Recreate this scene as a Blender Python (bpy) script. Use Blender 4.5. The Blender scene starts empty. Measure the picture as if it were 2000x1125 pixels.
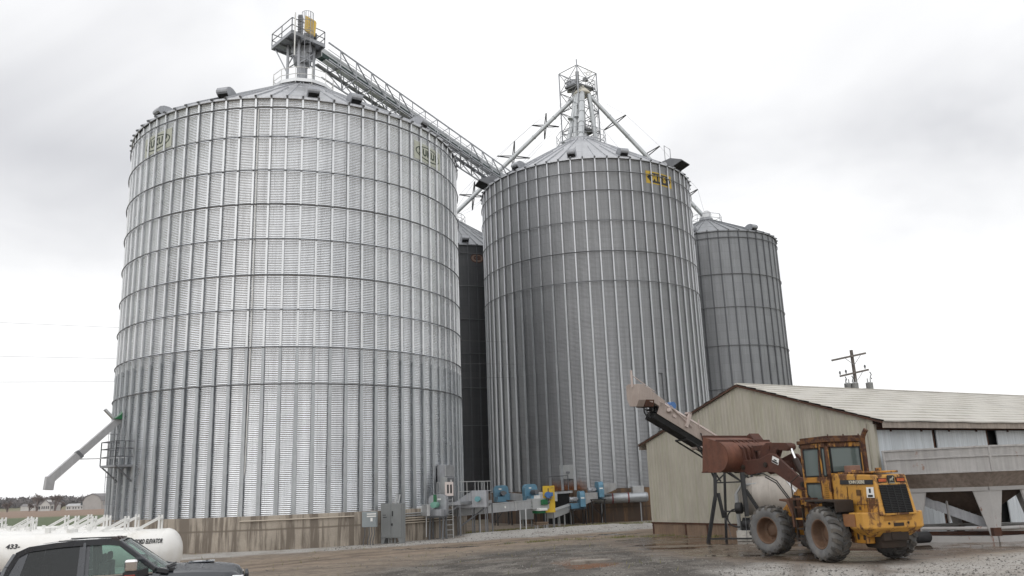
SKY_GAIN, SKY_ZENITH, SKY_GLOW, SUN_E, EXPOSURE = 1.19, 1.05, .22, .5, 0.0
HAZE = .0001
import bpy, bmesh, math, random
import numpy as np
from mathutils import Vector, Matrix
random.seed(7); RNG = np.random.default_rng(7)
SC = bpy.context.scene; COL = SC.collection
rad = math.radians; PI = math.pi

# ------------------------------------------------------------------ helpers
def S(t):
    t = min(1.0, max(0.0, t)); return t*t*(3-2*t)
def gz(x, y):
    """height of the yard (the loader stands on the highest part)"""
    return -.24*(1-(1-S((2-x)/6))*(1-S((y-26)/20)))-.08*S((-3-x)/4)*S((34-y)/8)

def tag(o, label=None, cat=None, group=None, kind=None):
    if label: o['label'] = label
    if cat: o['category'] = cat
    if group: o['group'] = group
    if kind: o['kind'] = kind
    return o

def thing(name, loc, rz=0.0, label=None, cat=None, group=None):
    o = bpy.data.objects.new(name, None); COL.objects.link(o)
    o.location = loc; o.rotation_euler = (0, 0, rz); o.empty_display_size = .3
    return tag(o, label, cat, group)

def root_of(o):
    while o.parent: o = o.parent
    return o

class MB:
    def __init__(s): s.v = []; s.f = []; s.mi = []; s.sm = []
    def add(s, vs, fs, m=0, sm=False):
        b = len(s.v); s.v += [tuple(map(float, p)) for p in vs]
        for f in fs: s.f.append([b+i for i in f]); s.mi.append(m); s.sm.append(sm)
        return s
    def hexa(s, p, m=0):
        return s.add(p, [(0,3,2,1),(4,5,6,7),(0,1,5,4),(1,2,6,5),(2,3,7,6),(3,0,4,7)], m)
    def box(s, x0, x1, y0, y1, z0, z1, m=0):
        return s.hexa([(x0,y0,z0),(x1,y0,z0),(x1,y1,z0),(x0,y1,z0),(x0,y0,z1),(x1,y0,z1),(x1,y1,z1),(x0,y1,z1)], m)
    def beam(s, p, q, w, h=None, m=0, up=(0,0,1)):
        p = Vector(p); q = Vector(q); h = h or w; d = (q-p).normalized(); u = Vector(up)
        if abs(d.dot(u)) > .98: u = Vector((1,0,0))
        sd = d.cross(u).normalized()*(w/2); u2 = sd.cross(d).normalized()*(h/2)
        return s.hexa([p-sd-u2, p+sd-u2, q+sd-u2, q-sd-u2, p-sd+u2, p+sd+u2, q+sd+u2, q-sd+u2], m)
    def tube(s, p, q, r, n=8, m=0, r2=None, cap=True):
        p = Vector(p); q = Vector(q); r2 = r if r2 is None else r2; d = (q-p).normalized()
        u = Vector((0,0,1)) if abs(d.z) < .95 else Vector((1,0,0))
        a = d.cross(u).normalized(); b = a.cross(d)
        vs = [p+(a*math.cos(2*PI*i/n)+b*math.sin(2*PI*i/n))*r for i in range(n)] + [q+(a*math.cos(2*PI*i/n)+b*math.sin(2*PI*i/n))*r2 for i in range(n)]
        s.add(vs, [(i,(i+1)%n,n+(i+1)%n,n+i) for i in range(n)], m, n > 5)
        if cap: s.add(vs[:n], [tuple(range(n))[::-1]], m); s.add(vs[n:], [tuple(range(n))], m)
        return s
    def path(s, pts, r, n=8, m=0):
        pts = [Vector(p) for p in pts]; k = len(pts); vs = []; a0 = None
        for i, p in enumerate(pts):
            d = (pts[min(i+1,k-1)]-pts[max(i-1,0)]).normalized()
            if a0 is None:
                u = Vector((0,0,1)) if abs(d.z) < .9 else Vector((1,0,0)); a = d.cross(u).normalized()
            else: a = (a0-d*a0.dot(d)).normalized()
            a0 = a; b = d.cross(a)
            vs += [p+(a*math.cos(2*PI*j/n)+b*math.sin(2*PI*j/n))*r for j in range(n)]
        fs = [(i*n+j, i*n+(j+1)%n, (i+1)*n+(j+1)%n, (i+1)*n+j) for i in range(k-1) for j in range(n)]
        s.add(vs, fs, m, True)
        s.add(vs[:n], [tuple(range(n))], m); s.add(vs[-n:], [tuple(range(n))], m)
        return s
    def lathe(s, prof, n=32, m=0, mat=None, a0=0.0, a1=2*PI, sm=True):
        mat = mat or Matrix(); full = abs(a1-a0-2*PI) < 1e-6; k = n if full else n+1; vs = []
        for r, z in prof:
            for i in range(k):
                a = a0+(a1-a0)*i/n; vs.append(mat @ Vector((r*math.cos(a), r*math.sin(a), z)))
        fs = []
        for j in range(len(prof)-1):
            for i in range(n):
                i2 = (i+1) % k; fs.append((j*k+i, j*k+i2, (j+1)*k+i2, (j+1)*k+i))
        return s.add(vs, fs, m, sm)
    def torus(s, R, r, z, n=72, k=6, m=0, c=(0,0), sc=None):
        vs = []
        for i in range(n):
            a = 2*PI*i/n
            for j in range(k):
                b = 2*PI*j/k; q = R+r*math.cos(b); vs.append((c[0]+q*math.cos(a), c[1]+q*math.sin(a), z+r*math.sin(b)))
        return s.add(vs, [(i*k+j, ((i+1)%n)*k+j, ((i+1)%n)*k+(j+1)%k, i*k+(j+1)%k) for i in range(n) for j in range(k)], m, True)
    def prism(s, poly, o, u, v, w, m=0):
        """polygon (a,b) in the plane o + a*u + b*v, thickened by w"""
        o = Vector(o); u = Vector(u); v = Vector(v); w = Vector(w); n = len(poly)
        A = [o+u*a+v*b for a, b in poly]; B = [p+w for p in A]
        s.add(A+B, [tuple(range(n))[::-1], tuple(range(n, 2*n))]+[(i,(i+1)%n,n+(i+1)%n,n+i) for i in range(n)], m)
        return s
    def xf(s, M, start=0):
        for i in range(start, len(s.v)): s.v[i] = tuple(M @ Vector(s.v[i]))
        return s
    def mark(s): return len(s.v)
    def build(s, name, mats, parent=None, world=False, bevel=0, recalc=True, seg=1):
        vs = s.v
        if world and parent is not None:
            r = root_of(parent); c, sn = math.cos(-r.rotation_euler.z), math.sin(-r.rotation_euler.z); l = r.location
            vs = [((x-l.x)*c-(y-l.y)*sn, (x-l.x)*sn+(y-l.y)*c, z-l.z) for x, y, z in vs]
        me = bpy.data.meshes.new(name); me.from_pydata(vs, [], s.f)
        if not isinstance(mats, (list, tuple)): mats = [mats]
        for m in mats: me.materials.append(m)
        me.polygons.foreach_set('material_index', s.mi); me.polygons.foreach_set('use_smooth', s.sm)
        if recalc:
            bm = bmesh.new(); bm.from_mesh(me); bmesh.ops.recalc_face_normals(bm, faces=bm.faces); bm.to_mesh(me); bm.free()
        me.update()
        o = bpy.data.objects.new(name, me); COL.objects.link(o)
        if parent is not None: o.parent = parent
        if bevel:
            b = o.modifiers.new('bevel', 'BEVEL'); b.width = bevel; b.segments = seg; b.limit_method = 'ANGLE'; b.angle_limit = rad(40); b.harden_normals = False
        return o

def copy_tree(o, parent=None):
    c = o.copy(); COL.objects.link(c); c.parent = parent
    for ch in list(o.children): copy_tree(ch, c)
    return c

def np_obj(name, V, Fq, mats, parent=None, smooth=True, uv=None):
    """quads from numpy arrays"""
    me = bpy.data.meshes.new(name); n = len(V); k = len(Fq)
    me.vertices.add(n); me.vertices.foreach_set('co', np.asarray(V, np.float32).ravel())
    me.loops.add(k*4); me.loops.foreach_set('vertex_index', np.asarray(Fq, np.int32).ravel())
    me.polygons.add(k); me.polygons.foreach_set('loop_start', np.arange(0, k*4, 4, dtype=np.int32))
    me.polygons.foreach_set('loop_total', np.full(k, 4, np.int32)); me.polygons.foreach_set('use_smooth', np.full(k, smooth))
    if uv is not None:
        ul = me.uv_layers.new(name='arc'); ul.data.foreach_set('uv', np.asarray(uv, np.float32)[np.asarray(Fq).ravel()].ravel())
    for m in (mats if isinstance(mats, (list, tuple)) else [mats]): me.materials.append(m)
    me.update(calc_edges=True); me.validate()
    o = bpy.data.objects.new(name, me); COL.objects.link(o)
    if parent is not None: o.parent = parent
    return o

def text_mesh(txt, size, extrude=.004, bold=0.0, squeeze=1.0, spacing=1.0):
    cu = bpy.data.curves.new('lettering', 'FONT'); cu.body = txt; cu.size = size; cu.extrude = extrude; cu.offset = bold
    cu.align_x = 'CENTER'; cu.align_y = 'CENTER'; cu.space_character = spacing; cu.resolution_u = 3
    o = bpy.data.objects.new('lettering', cu); COL.objects.link(o)
    bpy.context.view_layer.update()
    me = bpy.data.meshes.new_from_object(o.evaluated_get(bpy.context.evaluated_depsgraph_get()))
    bpy.data.objects.remove(o); bpy.data.curves.remove(cu)
    for v in me.vertices: v.co.x *= squeeze
    return me
def lettering(txt, size, mat, parent, M, **k):
    me = text_mesh(txt, size, **k); me.transform(M); me.materials.clear(); me.materials.append(mat)
    o = bpy.data.objects.new('lettering', me); COL.objects.link(o); o.parent = parent
    return o
def frame(o, u, v):
    u = Vector(u).normalized(); v = Vector(v); w = u.cross(v).normalized(); v = w.cross(u)
    return Matrix(((u.x,v.x,w.x,o[0]),(u.y,v.y,w.y,o[1]),(u.z,v.z,w.z,o[2]),(0,0,0,1)))

# ------------------------------------------------------------------ materials
MATS = {}
class NT:
    def __init__(s, m): s.t = m.node_tree; s.n = s.t.nodes; s.l = s.t.links
    def new(s, typ, **k):
        n = s.n.new(typ)
        for a, b in k.items(): setattr(n, a, b)
        return n
    def put(s, sock, v):
        if isinstance(v, bpy.types.NodeSocket): s.l.new(v, sock)
        else: sock.default_value = v
    def math(s, op, a, b=0.0, c=None, clamp=False):
        n = s.new('ShaderNodeMath', operation=op, use_clamp=clamp); s.put(n.inputs[0], a); s.put(n.inputs[1], b)
        if c is not None: s.put(n.inputs[2], c)
        return n.outputs[0]
    def mix(s, f, a, b, blend='MIX'):
        n = s.new('ShaderNodeMix', data_type='RGBA', blend_type=blend); s.put(n.inputs[0], f)
        for i, v in ((6, a), (7, b)):
            s.put(n.inputs[i], v if isinstance(v, bpy.types.NodeSocket) else (*v, 1) if len(v) == 3 else v)
        return n.outputs[2]
    def noise(s, vec, scale, detail=4, rough=.55, dist=0.0):
        n = s.new('ShaderNodeTexNoise'); s.put(n.inputs['Vector'], vec); n.inputs['Scale'].default_value = scale
        n.inputs['Detail'].default_value = detail; n.inputs['Roughness'].default_value = rough; n.inputs['Distortion'].default_value = dist
        return n.outputs['Fac']
    def ramp(s, f, a, b, lo=0.0, hi=1.0):
        n = s.new('ShaderNodeMapRange', clamp=True); s.put(n.inputs[0], f)
        for i, v in ((1,a),(2,b),(3,lo),(4,hi)): s.put(n.inputs[i], v)
        return n.outputs[0]
    def map(s, vec, scale=(1,1,1), loc=None):
        n = s.new('ShaderNodeMapping'); s.put(n.inputs[0], vec); n.inputs['Scale'].default_value = scale
        if loc is not None: s.put(n.inputs['Location'], loc)
        return n.outputs[0]
def newmat(name):
    m = bpy.data.materials.new(name); m.use_nodes = True; t = NT(m)
    return m, t, t.n['Principled BSDF']
def objcoord(t):
    tc = t.new('ShaderNodeTexCoord'); oi = t.new('ShaderNodeObjectInfo'); r = t.math('MULTIPLY', oi.outputs['Random'], 37.0)
    v = t.new('ShaderNodeVectorMath', operation='ADD'); t.put(v.inputs[0], tc.outputs['Object'])
    cx = t.new('ShaderNodeCombineXYZ')
    for i in range(3): t.put(cx.inputs[i], r)
    t.put(v.inputs[1], cx.outputs[0]); return v.outputs[0]
def mat(name, c, rough=.6, metal=0.0, var=.18, scale=2.5, streak=0.0, rust=0.0, rustc=(.085,.034,.018), rscale=2.2, bump=0.0, bscale=30, coat=0.0, dirt=0.0, dirtc=(.09,.07,.055), rv=.12, spec=.5):
    if name in MATS: return MATS[name]
    m, t, p = newmat(name); v = objcoord(t)
    n1 = t.noise(v, scale, 6, .6); k = t.ramp(n1, .28, .72, 1-var, 1+var)
    n2 = t.noise(v, scale*7, 3, .6); k2 = t.ramp(n2, .3, .7, 1-var*.35, 1+var*.35)
    k = t.math('MULTIPLY', k, k2)
    if streak:
        ns = t.noise(t.map(v, (6, 6, .25)), 1.3, 5, .6); k = t.math('MULTIPLY', k, t.ramp(ns, .35, .7, 1+streak*.4, 1-streak))
    cc = t.new('ShaderNodeVectorMath', operation='SCALE'); cc.inputs[0].default_value = c; t.put(cc.inputs[3], k); col = cc.outputs[0]
    ro = t.ramp(n1, .25, .75, max(.02, rough-rv), min(1, rough+rv))
    if dirt:
        nd = t.noise(v, scale*.7, 8, .65, .4); col = t.mix(t.ramp(nd, .62-dirt*.35, .78-dirt*.2, 0, .8), col, dirtc)
    if rust:
        nr = t.noise(v, rscale, 9, .68, .5); nr2 = t.noise(t.map(v, (5,5,.5)), rscale*.8, 6, .6)
        f = t.math('ADD', t.math('MULTIPLY', nr, .65), t.math('MULTIPLY', nr2, .35))
        f = t.ramp(f, .62-.3*rust, .68-.3*rust, 0, 1)
        rc = t.mix(t.ramp(t.noise(v, rscale*5, 4), .3, .7), rustc, tuple(min(1, x*2.1) for x in rustc))
        col = t.mix(f, col, rc); ro = t.math('MAXIMUM', ro, t.math('MULTIPLY', f, .85))
        if metal: t.put(p.inputs['Metallic'], t.math('MULTIPLY', t.math('SUBTRACT', 1.0, f), metal))
    if metal and not rust: p.inputs['Metallic'].default_value = metal
    t.put(p.inputs['Base Color'], col); t.put(p.inputs['Roughness'], ro)
    p.inputs['Specular IOR Level'].default_value = spec
    if coat: p.inputs['Coat Weight'].default_value = coat; p.inputs['Coat Roughness'].default_value = .06
    if bump:
        b = t.new('ShaderNodeBump'); b.inputs['Strength'].default_value = 1; b.inputs['Distance'].default_value = bump
        t.put(b.inputs['Height'], t.noise(v, bscale, 5, .65)); t.put(p.inputs['Normal'], b.outputs[0])
    MATS[name] = m; return m

def arcuv(t):
    u = t.new('ShaderNodeUVMap'); u.uv_map = 'arc'; return u.outputs[0]
def wall_mat(name, base, rough, metal, sheet, var, rust=None, tint=(1,1,1.02)):
    """galvanised bin sheets: one tone per sheet, drip streaks, scuffs"""
    m, t, p = newmat(name); uv = arcuv(t)
    sep = t.new('ShaderNodeSeparateXYZ'); t.put(sep.inputs[0], uv)
    row = t.math('FLOOR', t.math('DIVIDE', sep.outputs[1], sheet[1])); st = t.math('MULTIPLY', t.math('MODULO', row, 2.0), sheet[0]/2)
    colm = t.math('FLOOR', t.math('DIVIDE', t.math('ADD', sep.outputs[0], st), sheet[0]))
    cx = t.new('ShaderNodeCombineXYZ'); t.put(cx.inputs[0], colm); t.put(cx.inputs[1], row)
    wn = t.new('ShaderNodeTexWhiteNoise', noise_dimensions='2D'); t.put(wn.inputs[0], cx.outputs[0])
    k = t.ramp(wn.outputs[0], 0, 1, 1-var, 1+var)
    s1 = t.noise(t.map(uv, (4, .12, 1)), 1.0, 6, .6); k = t.math('MULTIPLY', k, t.ramp(s1, .35, .75, 1.06, .80))
    s2 = t.noise(uv, .35, 5, .6); k = t.math('MULTIPLY', k, t.ramp(s2, .3, .7, .92, 1.06))
    s3 = t.noise(uv, 9, 3, .6); k = t.math('MULTIPLY', k, t.ramp(s3, .3, .7, .96, 1.04))
    q = t.math('FRACT', t.math('DIVIDE', t.math('ADD', sep.outputs[0], st), sheet[0])); k = t.math('MULTIPLY', k, t.ramp(q, 0, .012, .55, 1))          # bolted vertical sheet seams
    q = t.math('FRACT', t.math('DIVIDE', sep.outputs[1], sheet[1])); k = t.math('MULTIPLY', k, t.ramp(q, 0, .06, .84, 1))                          # lapped horizontal seams
    q3 = t.noise(t.map(uv, (.9, .05, 1), (7, 3, 0)), 1.0, 6, .7); k = t.math('MULTIPLY', k, t.ramp(q3, .56, .72, 1, .86))
    cc = t.new('ShaderNodeVectorMath', operation='SCALE'); cc.inputs[0].default_value = tuple(base*x for x in tint); t.put(cc.inputs[3], k); col = cc.outputs[0]
    ro = t.ramp(s2, .3, .7, rough-.06, rough+.08)
    if rust:
        u0, hw, v0, hgt = rust
        du = t.math('DIVIDE', t.math('ABSOLUTE', t.math('SUBTRACT', sep.outputs[0], u0)), hw)
        a = t.ramp(du, .55, 1.05, 1, 0)
        dv = t.math('DIVIDE', t.math('SUBTRACT', sep.outputs[1], v0), hgt)
        nn = t.noise(t.map(uv, (2.2, .5, 1)), 1.4, 5, .65)
        b = t.ramp(t.math('ADD', dv, t.math('MULTIPLY', t.math('SUBTRACT', nn, .5), 1.1)), .35, 1.0, 1, 0)
        f = t.math('MULTIPLY', a, b)
        rc = t.mix(t.ramp(t.noise(uv, 5, 4), .3, .7), (.07,.02,.012), (.26,.10,.03))
        col = t.mix(f, col, rc); ro = t.math('MAXIMUM', ro, t.math('MULTIPLY', f, .85))
        t.put(p.inputs['Metallic'], t.math('MULTIPLY', t.math('SUBTRACT', 1.0, f), metal))
    else: p.inputs['Metallic'].default_value = metal
    t.put(p.inputs['Base Color'], col); t.put(p.inputs['Roughness'], ro)
    return m
def conc_mat(name, c, wet, wetc, amount):
    """poured concrete ring with dark run-off streaks under the stiffeners"""
    m, t, p = newmat(name); uv = arcuv(t)
    n1 = t.noise(uv, .8, 7, .62); col = t.mix(t.ramp(n1, .3, .7), tuple(x*.78 for x in c), tuple(x*1.15 for x in c))
    n0 = t.noise(uv, 14, 4, .6); col = t.mix(t.ramp(n0, .35, .7, 0, .28), col, tuple(x*.55 for x in c))
    st = t.noise(t.map(uv, (1.5, .11, 1)), 1.0, 7, .66, .3); st2 = t.noise(t.map(uv, (4.5, .35, 1)), 1.0, 4, .6)
    f = t.ramp(t.math('ADD', t.math('MULTIPLY', st, .72), t.math('MULTIPLY', st2, .28)), .56-amount*.2, .615-amount*.17, 0, wet)
    col = t.mix(f, col, wetc)
    sep = t.new('ShaderNodeSeparateXYZ'); t.put(sep.inputs[0], uv)
    ln = t.math('ABSOLUTE', t.math('SUBTRACT', t.math('ADD', sep.outputs[1], t.math('MULTIPLY', t.math('SUBTRACT', n1, .5), .08)), 1.05))
    col = t.mix(t.ramp(ln, .02, .07, .75, 0), col, wetc)
    t.put(p.inputs['Base Color'], col); t.put(p.inputs['Roughness'], t.math('SUBTRACT', .9, t.math('MULTIPLY', f, .25)))
    b = t.new('ShaderNodeBump'); b.inputs['Distance'].default_value = .012; t.put(b.inputs['Height'], t.noise(uv, 9, 6, .65)); t.put(p.inputs['Normal'], b.outputs[0])
    return m
def glass_mat(name, tint, trans, rough=.03, body=.12):
    m, t, p = newmat(name); t.n.remove(p); out = t.n['Material Output']
    tr = t.new('ShaderNodeBsdfTransparent'); tr.inputs[0].default_value = (*[x*trans for x in tint], 1)
    gl = t.new('ShaderNodeBsdfGlossy'); gl.inputs['Roughness'].default_value = rough; gl.inputs[0].default_value = (.9,.93,.93,1)
    fr = t.new('ShaderNodeFresnel'); ge = t.new('ShaderNodeNewGeometry'); t.put(fr.inputs[0], t.ramp(ge.outputs['Backfacing'], 0, 1, 1.5, .6667))
    df = t.new('ShaderNodeBsdfDiffuse'); df.inputs[0].default_value = (*[x*.25 for x in tint], 1)
    a = t.new('ShaderNodeMixShader'); a.inputs[0].default_value = body; t.l.new(tr.outputs[0], a.inputs[1]); t.l.new(df.outputs[0], a.inputs[2])
    b = t.new('ShaderNodeMixShader'); t.l.new(fr.outputs[0], b.inputs[0]); t.l.new(a.outputs[0], b.inputs[1]); t.l.new(gl.outputs[0], b.inputs[2])
    t.l.new(b.outputs[0], out.inputs[0]); return m

GALV = mat('galvanised', (.56,.57,.58), .42, .85, .16, 1.2, streak=.12)
GALVD = mat('weathered galvanised', (.36,.37,.39), .5, .8, .18, 1.2, streak=.15)
GALVL = mat('bright galvanised', (.66,.67,.68), .38, .85, .12, 1.2)
STEELG = mat('grey steel', (.16,.165,.175), .5, .5, .2, 2)
PAINTG = mat('grey cabinet paint', (.2,.21,.21), .45, 0, .08, 1.5, streak=.1)
LGREY = mat('light grey paint', (.36,.37,.37), .5, 0, .1, 1.5, streak=.15)
BLACK = mat('black steel', (.012,.012,.013), .55, 0, .3, 3)
DARKHOLE = mat('dark interior', (.006,.006,.006), .9, 0, .1, 3)  # near-black colour standing in for the shade inside openings
WHITE = mat('white paint', (.74,.74,.72), .35, 0, .05, 1.2, dirt=.12, dirtc=(.5,.48,.44))
INK = mat('black lettering', (.015,.015,.017), .6, 0, .1, 3)
BLUE = mat('blue fan paint', (.11,.245,.345), .5, 0, .12, 3, dirt=.3, dirtc=(.1,.16,.2))
GREEN = mat('green enamel', (.012,.13,.045), .4, 0, .15, 3)
DKGREEN = mat('dark green panel', (.008,.035,.028), .4, .2, .15, 2)
PALEGRN = mat('sea green motor paint', (.16,.34,.27), .5, 0, .12, 3)
YEL = mat('yellow guard paint', (.62,.40,.025), .5, 0, .08, 2, dirt=.15)
MOTBLUE = mat('blue motor paint', (.05,.14,.34), .4, 0, .1, 3)
RUBBER = mat('black rubber', (.02,.02,.021), .8, 0, .25, 6)
WOODG = mat('weathered timber', (.22,.16,.11), .85, 0, .25, 3, streak=.3)
PVC = mat('pale conduit', (.5,.44,.36), .5, 0, .08, 2)
CHROME = mat('chrome', (.8,.8,.8), .08, 1, .03, 2, rv=.03)
SILVER = mat('silver cylinder rod', (.85,.85,.85), .18, .9, .05, 2, rv=.05)
# ------------------------------------------------------------------ grain bins
GZ = -.24
def wrap(me, R, phi0, z0):
    """bend a flat lettering mesh round the bin wall"""
    for v in me.vertices:
        a = phi0+v.co.x/R; r = R+v.co.z; v.co = (r*math.cos(a), r*math.sin(a), z0+v.co.y)
def wrapped(name, me, m, parent, R, phi, z):
    wrap(me, R, rad(phi), z-GZ); me.materials.clear(); me.materials.append(m)
    o = bpy.data.objects.new(name, me); COL.objects.link(o); o.parent = parent; return o
def plate_mesh(poly, R, phi, z, name, m, parent, n=24, t=.004):
    """curved thin plate: poly in (arc metres, height)"""
    bm = bmesh.new(); f = bm.faces.new([bm.verts.new((a, b, 0)) for a, b in poly])
    xs = [a for a, b in poly]; x0, x1 = min(xs), max(xs)
    for i in range(1, n):
        x = x0+(x1-x0)*i/n
        bmesh.ops.bisect_plane(bm, geom=bm.verts[:]+bm.edges[:]+bm.faces[:], plane_co=(x,0,0), plane_no=(1,0,0))
    r = bmesh.ops.extrude_face_region(bm, geom=bm.faces[:])
    for v in r['geom']:
        if isinstance(v, bmesh.types.BMVert): v.co.z += t
    bmesh.ops.recalc_face_normals(bm, faces=bm.faces)
    me = bpy.data.meshes.new(name); bm.to_mesh(me); bm.free()
    return wrapped(name, me, m, parent, R, phi, z)
def ellipse(a, b, n=40): return [(a*math.cos(2*PI*i/n), b*math.sin(2*PI*i/n)) for i in range(n)]

def make_bin(label, c, R, conc, eave, collar, rc, nst, phase, rings, wmat, fmat, pitch, amp, per, seg, st_mats, st_dims, wide_below, ribn, roofm, ringm):
    t = thing('grain_bin', (c[0], c[1], GZ), 0, label, 'grain bin', 'steel grain bins')
    L = lambda z: z-GZ
    # foundation
    n = 160; prof = [(R+.30, L(GZ)-.6), (R+.30, L(conc)-.03), (R+.27, L(conc)), (R-.3, L(conc)+.01)]
    ang = np.linspace(-PI, PI, n+1); V = []; UV = []
    for r, z in prof:
        for a in ang: V.append((r*math.cos(a), r*math.sin(a), z)); UV.append((a*R, z))
    F = [(j*(n+1)+i, j*(n+1)+i+1, (j+1)*(n+1)+i+1, (j+1)*(n+1)+i) for j in range(len(prof)-1) for i in range(n)]
    np_obj('foundation', V, F, fmat, t, True, UV)
    bpy.context.view_layer.update()
    # corrugated wall
    z0, z1 = L(conc)+.01, L(eave); rows = int((z1-z0)/pitch*per)
    zz = np.linspace(z0, z1, rows+1); rr = R+amp*np.sin(2*PI*zz/pitch)
    aa = np.linspace(-PI, PI, seg+1)
    X = rr[:, None]*np.cos(aa)[None]; Y = rr[:, None]*np.sin(aa)[None]; Z = np.repeat(zz[:, None], seg+1, 1)
    V = np.stack([X, Y, Z], -1).reshape(-1, 3)
    UV = np.stack([np.repeat(aa[None]*R, rows+1, 0), Z], -1).reshape(-1, 2)
    i, j = np.meshgrid(np.arange(seg), np.arange(rows)); b = j*(seg+1)+i
    F = np.stack([b, b+1, b+seg+2, b+seg+1], -1).reshape(-1, 4)
    np_obj('wall', V, F, wmat, t, True, UV)
    # stiffeners: hat channels, heavier towards the bottom
    w, d = st_dims
    sm = MB()
    def hat(za, zb, w, d, m):
        r = R+amp
        p = [(-w*.20, 0), (-w*.20, d*.62), (-w*.46, d*.62), (-w*.40, d), (w*.40, d), (w*.46, d*.62), (w*.20, d*.62), (w*.20, 0)]
        sm.prism([(y, x) for y, x in p], (r-.002, 0, za), (0, 1, 0), (1, 0, 0), (0, 0, zb-za), m)
    edges = [z1-.02] + [L(q) for q in wide_below] + [z0-.02]
    for k in range(len(edges)-1):
        hat(edges[k+1], edges[k]-.004, w*(.84+.24*k), d*(1+.12*k), 0 if k == 0 else 1)
        if k < len(edges)-2:            # splice plates between sections
            q = edges[k+1]; sm.box(R+amp+d*(1.12*(1+.1*k)), R+amp+d*(1.12*(1+.1*k))+.01, -w*.42*(1+.2*k), w*.42*(1+.2*k), q-.25, q+.45, 1)
    s0 = sm.build('stiffener', st_mats, t); s0.rotation_euler.z = rad(phase)
    for k in range(1, nst):
        s = s0.copy(); COL.objects.link(s); s.parent = t; s.rotation_euler.z = rad(phase+360*k/nst)
    # wind rings
    for q in rings:
        m = MB(); m.torus(R+amp+d+.05, .036, L(q), 120, 6)
        m.build('wind_ring', ringm, t, recalc=False)
    # roof: ribbed cone with lap steps and an eave lip
    m = MB(); ze = L(eave); zc = L(collar); Re = R+.16; steps = 3
    prof = [(Re-.04, ze-.10), (Re, ze-.09), (Re, ze+.02)]
    for k in range(steps):
        f0, f1 = k/steps, (k+1)/steps
        prof += [(Re+(rc-Re)*f0+.0, ze+.02+(zc-ze)*f0+.025*(k > 0)), (Re+(rc-Re)*f1-.0, ze+.02+(zc-ze)*f1)]
    m.lathe(prof, ribn*2, 0, sm=False)
    sl = math.atan2(zc-ze, Re-rc)
    for k in range(ribn):
        a = 2*PI*k/ribn+rad(phase); ca, sa = math.cos(a), math.sin(a)
        p = Vector((ca*(Re+.03), sa*(Re+.03), ze+.05)); q = Vector((ca*rc, sa*rc, zc+.06))
        if k % 2 == 0 or ribn < 50: m.beam(p, q, .05, .1)
        else: m.beam(p, p+(q-p)*.55, .05, .1)
        m.box(0, .1, -.05, .05, -.03, .07) if False else m.beam(p-Vector((0,0,.07)), p+Vector((ca*.05, sa*.05, .02)), .11, .12, 1)
    m.build('roof', [roofm, STEELG], t)
    m = MB(); m.lathe([(rc+.02, zc-.1), (rc+.02, zc+.28), (rc*.93, zc+.34), (.1, zc+.36)], 48)
    m.build('roof_collar', roofm, t)
    t['_R'] = R
    return t
def roof_vent(t, R, eave, collar, rc, phi, w=.62, m=None, f=.07, big=False):
    sl = math.atan2(collar-eave, R-rc); r = R-(R-rc)*f-.15; z = eave-GZ+(R-r)*math.tan(sl)+.03
    b = MB(); w = .72; z -= .12
    prof = [(-.75, .0), (-.6, .35), (-.3, .62), (.0, .70), (.35, .68), (.62, .55), (.74, .34), (.72, .22), (.30, -.10), (.25, -.42)]
    b.prism(prof, (0, -w/2, 0), (1, 0, 0), (0, 0, 1), (0, w, 0), 0)
    b.hexa([(.62,-w/2+.05,.13), (.62,w/2-.05,.13), (.315,w/2-.04,-.115), (.315,-w/2+.04,-.115), (.63,-w/2+.05,.12), (.63,w/2-.05,.12), (.325,w/2-.04,-.125), (.325,-w/2+.04,-.125)], 1)
    o = b.build('roof_vent', [m or GALVD, DARKHOLE], t, bevel=.03, seg=2)
    o.location = (r*math.cos(rad(phi)), r*math.sin(rad(phi)), z); o.rotation_euler.z = rad(phi); return o
def collar_rail(t, z, r, n=10, h=1.05, m=None, base=0.0, name='roof_handrail', a0=0, a1=360):
    b = MB(); full = a1-a0 == 360; P = [(r*math.cos(rad(a0+(a1-a0)*k/n)), r*math.sin(rad(a0+(a1-a0)*k/n))) for k in range(n if full else n+1)]
    k = len(P)
    for i, (x, y) in enumerate(P):
        b.tube((x, y, z-base), (x, y, z+h), .028, 6)
        if i < k-1 or full:
            x2, y2 = P[(i+1) % k]
            for hh in (h, h*.52): b.tube((x, y, z+hh), (x2, y2, z+hh), .026, 6)
            b.beam((x, y, z+.06), (x2, y2, z+.06), .02, .12)
    return b.build(name, m or GALVL, t)

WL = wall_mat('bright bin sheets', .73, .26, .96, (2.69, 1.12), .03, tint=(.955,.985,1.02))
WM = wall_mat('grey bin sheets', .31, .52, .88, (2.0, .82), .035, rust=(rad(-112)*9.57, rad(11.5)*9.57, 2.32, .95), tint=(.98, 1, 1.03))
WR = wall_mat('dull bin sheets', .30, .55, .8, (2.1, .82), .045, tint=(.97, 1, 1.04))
WB = wall_mat('shaded bin sheets', .11, .5, .8, (2.1, .82), .05, tint=(.97, 1, 1.04))  # base darkened to carry the shade of the gap between bins
FL = conc_mat('poured concrete', (.36,.315,.26), .9, (.12,.096,.073), .47)
FM = conc_mat('stained concrete', (.16,.095,.05), .9, (.045,.026,.015), .7)
STL = [GALVL, mat('dull stiffener steel', (.43,.45,.465), .45, .8, .12, 1.5, streak=.15)]
STM = [mat('stiffener steel', (.52,.53,.55), .4, .85, .12, 1.5), mat('thick stiffener steel', (.44,.455,.47), .42, .85, .12, 1.5)]
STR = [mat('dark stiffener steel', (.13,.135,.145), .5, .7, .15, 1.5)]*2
ROOF = mat('roof sheets', (.50,.51,.53), .42, .75, .12, .8, streak=.2)
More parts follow.
